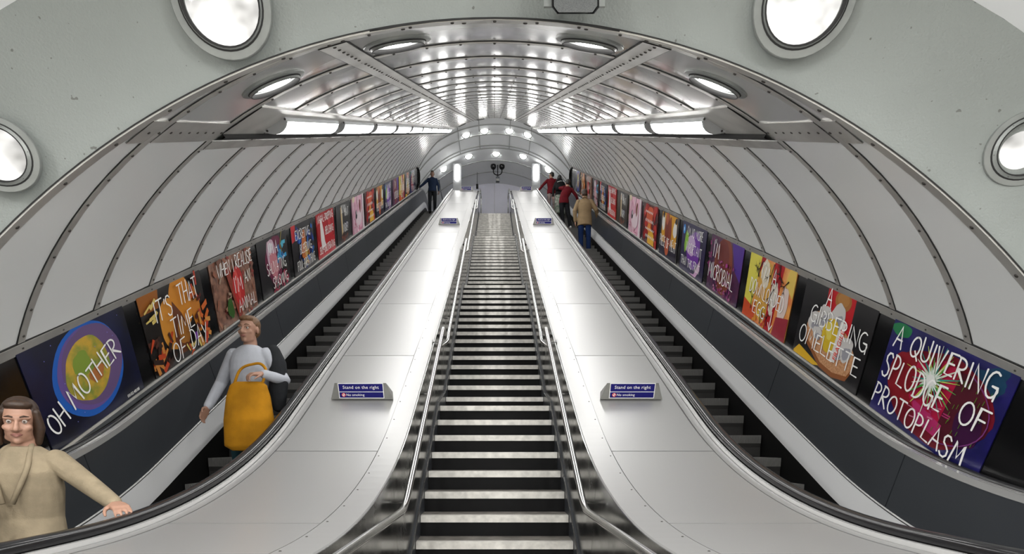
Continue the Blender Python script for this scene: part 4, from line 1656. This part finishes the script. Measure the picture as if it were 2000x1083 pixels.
def person(label, loc, rz, H=1.70, skin=SKIN1, hairm=None, hair='short', top=None, top_m=None, top_hem=.82, bottom='trousers', bottom_m=None, shoe_m=None,
           armL=None, armR=None, handL=None, handR=None, lean=(0, 0), yaw=0.0, pitch=0.0, stance=.0, vox=.011, face=True, bulk=1.0, steps=(0, 0), neckline=True, group=None, hip_shift=0.0):
    """Standing figure facing -Y in its own space; lengths for H = 1.70 m are scaled.
    armL / armR: (elbow, wrist) offsets in metres at H = 1.70; L is at +X."""
    k = H / 1.70
    t = thing('person', label, 'person', loc, group)
    t.rotation_euler = (0, 0, rz)
    t.scale = (k, k, k)
    lx, ly = lean
    hip = Vector((hip_shift, 0, .92))
    ch = Vector((hip_shift + lx * .6, ly * .6, 1.22))
    sh = Vector((hip_shift + lx, ly, 1.40))
    nk = Vector((hip_shift + lx * 1.08, ly * 1.1 - .005, 1.46))
    hc = Vector((hip_shift + lx * 1.25, ly * 1.25 - .02, 1.585))
    hp, q = head_prims(hc, yaw, pitch)
    skinp = list(hp)
    skinp.append(('limb', [sh + Vector((0, .012, .0)), nk + Vector((0, .012, .02)), hc + Vector((0, .015, -.06))], [.062, .056, .052]))
    skinp.append(('loft', [(hip + Vector((0, 0, -.06)), .14, .095), (hip, .155, .10), (hip + Vector((0, 0, .12)), .128, .085), (ch, .152, .10), (sh + Vector((0, 0, -.06)), .165, .092), (sh + Vector((0, 0, .03)), .10, .06)]))
    elb = {}
    for sgn, arm, hd in ((1, armL, handL), (-1, armR, handR)):
        s0 = sh + Vector((sgn * .152 * bulk, .005, -.025))
        e, w = arm if arm else ((sgn * .25, .02, 1.12), (sgn * .26, -.05, .87))
        e, w = Vector(e), Vector(w)
        elb[sgn] = (s0, e, w)
        skinp.append(('limb', [s0, (s0 + e) / 2, e, (e + w) / 2, w], [.050, .045, .038, .036, .026]))
        dd = (w - e).normalized()
        if hd is None:
            skinp += hand(w, dd, (-sgn, 0, 0), (0, -1, 0), .35)
        else:
            skinp += hand(w, hd[0], hd[1], hd[2], hd[3])
    feet = {}
    for sgn, st_ in ((1, steps[0]), (-1, steps[1])):
        h0 = hip + Vector((sgn * .085, 0, -.02))
        an = Vector((sgn * (.10 + stance), .015 + st_ * .9, .085 + (0 if st_ <= 0 else 0)))
        kn = (h0 + an) / 2 + Vector((sgn * .01, -.025 - abs(st_) * .15, .03))
        feet[sgn] = (h0, kn, an)
        skinp.append(('limb', [h0, (h0 + kn) / 2, kn, (kn + an) / 2 + Vector((0, .012, .03)), an], [.082, .070, .052, .050, .036]))
        skinp.append(('limb', [an + Vector((0, .03, -.05)), an + Vector((sgn * .01, -.13, -.058))], [.030, .022]))
    body = shape_union('body', skinp, vox, skin, t, 5)
    if face:
        face_parts(t, q, hairm)
    # top
    b = bulk
    tp = [('loft', [(hip + Vector((0, 0, top_hem - .92)), .178 * b, .125 * b), (hip + Vector((0, 0, .02)), .175 * b, .122 * b), (hip + Vector((0, 0, .14)), .156 * b, .112 * b), (ch, .178 * b, .122 * b),
                    (sh + Vector((0, 0, -.09)), .178 * b, .112 * b), (sh + Vector((0, 0, -.015)), .160 * b, .090), (sh + Vector((0, 0, .025)), .115 * b, .078), (nk + Vector((0, .012, -.010)), .070, .066)])]
    for sgn in (1, -1):
        s0, e, w = elb[sgn]
        we = e + (w - e) * .94
        tp.append(('limb', [s0, (s0 + e) / 2, e, (e + we) / 2, we], [.060 * b, .057 * b, .052 * b, .047 * b, .040 * b]))
    shape_union(top or 'jacket', tp, vox, top_m, t, 4)
    # legs
    if bottom == 'trousers':
        bp = [('loft', [(hip + Vector((0, 0, -.10)), .165, .112), (hip, .168, .116), (hip + Vector((0, 0, .10)), .150, .104)])]
        for sgn in (1, -1):
            h0, kn, an = feet[sgn]
            bp.append(('limb', [h0, (h0 + kn) / 2, kn, (kn + an) / 2, an + Vector((0, 0, .0))], [.094, .085, .072, .064, .062]))
        shape_union('trousers', bp, vox, bottom_m, t, 4)
    else:
        bp = [('loft', [(Vector((hip_shift, 0, .12)), .23, .20), (Vector((hip_shift, 0, .45)), .21, .17), (hip + Vector((0, 0, -.10)), .178, .125), (hip, .170, .116), (hip + Vector((0, 0, .10)), .148, .102)])]
        shape_union('skirt', bp, vox, bottom_m, t, 4)
    for sgn in (1, -1):
        an = feet[sgn][2]
        sp = [('limb', [an + Vector((0, .035, -.048)), an + Vector((sgn * .004, -.05, -.050)), an + Vector((sgn * .010, -.15, -.060))], [.040, .042, .032]),
              ('limb', [an + Vector((0, .02, -.02)), an + Vector((0, .012, .01))], [.040, .042])]
        shape_union('shoe', sp, vox, shoe_m, t, 3)
    # hair
    M = Euler((pitch, 0, yaw))
    hr = [('ell', q(0, .028, .048), .083, .094, .084, (pitch, 0, yaw)), ('ell', q(0, .050, .0), .076, .070, .075, (pitch, 0, yaw)),
          ('ell', q(0, -.040, .088), .062, .046, .030, (pitch, 0, yaw))]
    if hair == 'long':
        hr += [('loft', [(q(0, .07, -.40), .07, .03), (q(0, .075, -.28), .105, .045), (q(0, .065, -.12), .10, .055), (q(0, .04, .02), .086, .07)]),
               ('limb', [q(.074, -.01, .04), q(.084, .02, -.10), q(.088, .045, -.22)], [.022, .026, .020]),
               ('limb', [q(-.074, -.01, .04), q(-.084, .02, -.10), q(-.088, .045, -.22)], [.022, .026, .020])]
    elif hair == 'bob':
        hr += [('loft', [(q(0, .055, -.13), .075, .05), (q(0, .05, -.06), .092, .06), (q(0, .04, .03), .088, .07)]),
               ('limb', [q(.072, -.03, .05), q(.086, -.01, -.04), q(.080, .0, -.12)], [.020, .026, .016]),
               ('limb', [q(-.072, -.03, .05), q(-.086, -.01, -.04), q(-.080, .0, -.12)], [.020, .026, .016])]
    shape_union('hair', hr, min(vox, .009), hairm, t, 3)
    return t, q, elb


def step_z(y):
    """tread height under a foot at Y: the tread of the step whose nose is just below"""
    i = math.floor((y - 1.75) / .40)
    return NOSE.at(1.75 + .4 * i)[0]


HAIRB = mat('hair_brown', (.045, .022, .011), .5, noise=.4, nscale=60)
HAIRD = mat('hair_dark', (.012, .009, .008), .45, noise=.4, nscale=60)
HAIRL = mat('hair_light_brown', (.17, .085, .035), .5, noise=.4, nscale=60)
SHOEB = mat('shoe_black', (.012, .011, .011), .4)
SHOEW = mat('shoe_white', (.78, .77, .75), .5)
SHOEN = mat('shoe_tan', (.20, .11, .05), .5)

# woman in beige stepping off the descending escalator, hand on the inner handrail
bx, by = -2.32, 2.72
tb, qb, eb = person('person in a beige jacket at the foot of the descending escalator, hand on handrail', (bx, by, FLOOR), radians(8), 1.55, SKIN1, HAIRB, 'bob', 'jacket',
       cloth('beige', (.30, .245, .165)), .74, 'trousers', cloth('dark_trousers', (.02, .02, .025)), SHOEB,
       armL=((.32, -.06, 1.24), (.52, -.19, 1.142)), handL=((.62, -.70, -.12), (0, 0, -1), (-.8, -.4, 0), .30),
       armR=((-.27, -.10, 1.12), (-.10, -.30, 1.09)), handR=((.85, -.4, .05), (0, .6, -.5), (0, -.2, 1), .55),
       lean=(0, -.06), yaw=.45, pitch=.12, vox=.006, bulk=1.0, steps=(-.12, .1))

BEIGE = MATS['cloth_beige']
mb = MB()
mb.tube(fillet([(-.022, -.178, 1.15), (-.085, -.166, 1.33), (-.064, -.105, 1.448), (0, .01, 1.475), (.064, -.105, 1.448), (.085, -.166, 1.33), (.022, -.178, 1.15)], .05, 4), .0135, BEIGE, 8)
mb.build('collar', tb, True)

# person with the mustard bag, further up the same escalator
wx, wy = -2.20, 4.88
wz = step_z(4.86)
person('person in a white top and dark cardigan carrying the mustard bag down the escalator', (wx, wy, wz), radians(-6), 1.74, SKIN1, HAIRL, 'short', 'shirt',
       cloth('white', (.46, .48, .53), noise=.1), .86, 'trousers', cloth('teal', (.012, .045, .055)), SHOEB,
       armL=((.31, .02, 1.14), (.24, -.22, 1.17)), handL=((-.5, -.6, -.1), (0, .2, -1), (0, -.8, .5), .7),
       armR=((-.30, .05, 1.13), (-.33, -.10, .90)), vox=.007, steps=(-.1, .1))
t = thing('tote_bag', 'big mustard yellow bag held in front of the person in the white top', 'bag', (wx + .10, wy - .26, wz + .80))
MUST = cloth('mustard', (.46, .205, .008), noise=.3, nscale=6)
bl = t.location
shape_union('pouch', [('loft', [((0, 0, -.26), .13, .04), ((0, 0, -.22), .20, .07), ((.01, 0, 0), .215, .10), ((0, .01, .20), .19, .075), ((0, .01, .30), .16, .05), ((0, .01, .33), .12, .03)])], .010, MUST, t, 5)
mb = MB()
for dx in (-.11, .11):
    pass
mb.tube(fillet([(-.12, .0, .30), (-.08, .03, .46), (.08, .06, .50), (.14, .05, .44), (.12, .0, .30)], .08, 5), .012, MUST, 8)
mb.build('strap', t, True)
t2 = thing('cardigan', 'dark cardigan slung over the shoulder above the mustard bag', 'cardigan', (wx + .18, wy, wz + 1.30))
shape_union('garment', [('limb', [(.02, .02, .14), (.07, -.0, .02), (.09, -.02, -.16), (.08, .0, -.36)], [.06, .075, .08, .06])], .010, cloth('charcoal', (.02, .022, .025)), t2, 4)

# man in navy near the top of the descending escalator
nx, ny = -2.46, 21.45
nz = NOSE.at(21.45)[0]
person('man in navy top and dark trousers riding down, hand on the wall side handrail', (nx, ny, nz), radians(4), 1.66, SKIN2, HAIRD, 'short', 'pullover',
       cloth('navy', (.010, .020, .048)), .86, 'trousers', cloth('black', (.010, .011, .014)), SHOEB,
       armR=((-.36, -.02, 1.16), (-.52, -.10, .98)), handR=((-.6, -.5, -.2), (0, 0, -1), (.6, -.5, 0), .3), vox=.011)

# man in the tan blazer
mx, my = 2.53, 15.25
mz = step_z(15.25)
TAN = cloth('tan', (.27, .19, .105), noise=.12)
tm, q, elb = person('man in a tan blazer and blue jeans standing still, seen from behind', (mx, my, mz), pi - .05, 1.76, SKIN1, HAIRB, 'short', 'blazer', TAN, .72, 'trousers',
                    cloth('denim', (.008, .026, .10), nscale=9), SHOEN, armL=((.27, .03, 1.12), (.25, -.04, .86)), armR=((-.31, .02, 1.14), (-.38, -.20, 1.02)),
                    handR=((-.4, -.8, -.1), (0, 0, -1), (.8, -.4, 0), .3), vox=.010, bulk=1.12, face=True)
mb = MB()
mb.tube([(-.06, .075, 1.44), (-.03, .088, 1.475), (.03, .088, 1.475), (.06, .075, 1.44)], .016, TAN, 8)
mb.build('collar', tm, True)

# man in red sweater leaning over
rx_, ry_ = 2.42, 18.2
rz_ = step_z(18.2)
person('man in a red sweater and black trousers leaning with raised arm, white shoes', (rx_, ry_, rz_), pi + .15, 1.66, SKIN1, HAIRD, 'short', 'sweater', cloth('red', (.125, .006, .012)), .84, 'trousers',
       cloth('black', (.010, .011, .014)), SHOEW, armL=((.22, -.10, 1.42), (-.04, -.20, 1.55)), handL=((-1, -.1, .1), (0, -.3, -1), (0, -1, 0), .3),
       armR=((-.36, -.04, 1.16), (-.46, -.16, 1.02)), lean=(-.12, -.03), hip_shift=.10, vox=.011, stance=.02)

# woman with long dark hair and backpack
hx, hy = 2.44, 20.4
hz = NOSE.at(20.4)[0]
person('woman with long dark hair and a long mottled skirt beside the red hoodie', (hx, hy, hz), pi, 1.58, SKIN1, HAIRD, 'long', 'top', cloth('black_top', (.015, .015, .017)), .88, 'skirt',
       mat('cloth_print', (.34, .33, .30), .85, nscale=14, col2=(.10, .16, .11), spec=.2), SHOEN, vox=.011)
t = thing('backpack', 'black backpack worn by the woman with long dark hair', 'backpack', (hx - .02, hy - .20, hz + 1.14))
shape_union('pack', [('loft', [((0, 0, -.21), .12, .05), ((0, -.01, -.16), .155, .085), ((0, -.01, .05), .15, .09), ((0, 0, .18), .12, .07), ((0, 0, .23), .07, .04)])], .011, cloth('pack', (.012, .012, .014)), t, 4)
mb = MB()
for k in (-1, 1):
    mb.tube([(k * .09, .04, .18), (k * .11, .16, .24), (k * .12, .28, .10), (k * .12, .20, -.15), (k * .11, .05, -.18)], .014, BLACK, 8)
mb.build('strap', t, True)
mb = MB()
mb.tube([(-.10, -.095, .05), (.02, -.11, .085), (.10, -.09, .09)], .009, SHOEW, 6)
mb.build('pull_tape', t, True)

# man in red hoodie, hand on the inner handrail
ox, oy = 2.24, 21.35
oz = NOSE.at(21.35)[0]
person('man in a dark red hoodie and patterned trousers at the top, arm out to handrail', (ox, oy, oz), pi, 1.62, SKIN1, HAIRD, 'short', 'hoodie', cloth('maroon', (.15, .007, .014)), .80, 'trousers',
       mat('cloth_camo', (.46, .36, .34), .85, nscale=11, col2=(.20, .16, .16), spec=.2), SHOEB,
       armL=((.34, .00, 1.20), (.52, -.02, .98)), handL=((.6, -.4, -.3), (0, 0, -1), (-.6, -.5, 0), .3),
       armR=((-.30, .10, 1.14), (-.20, .16, 1.02)), yaw=.9, vox=.011, bulk=1.05)

# ------------------------------------------------------------------ lift everything so that the lower floor is at z = 0
for o in SC.objects:
    if o.parent is None:
        o.location.z += CZ
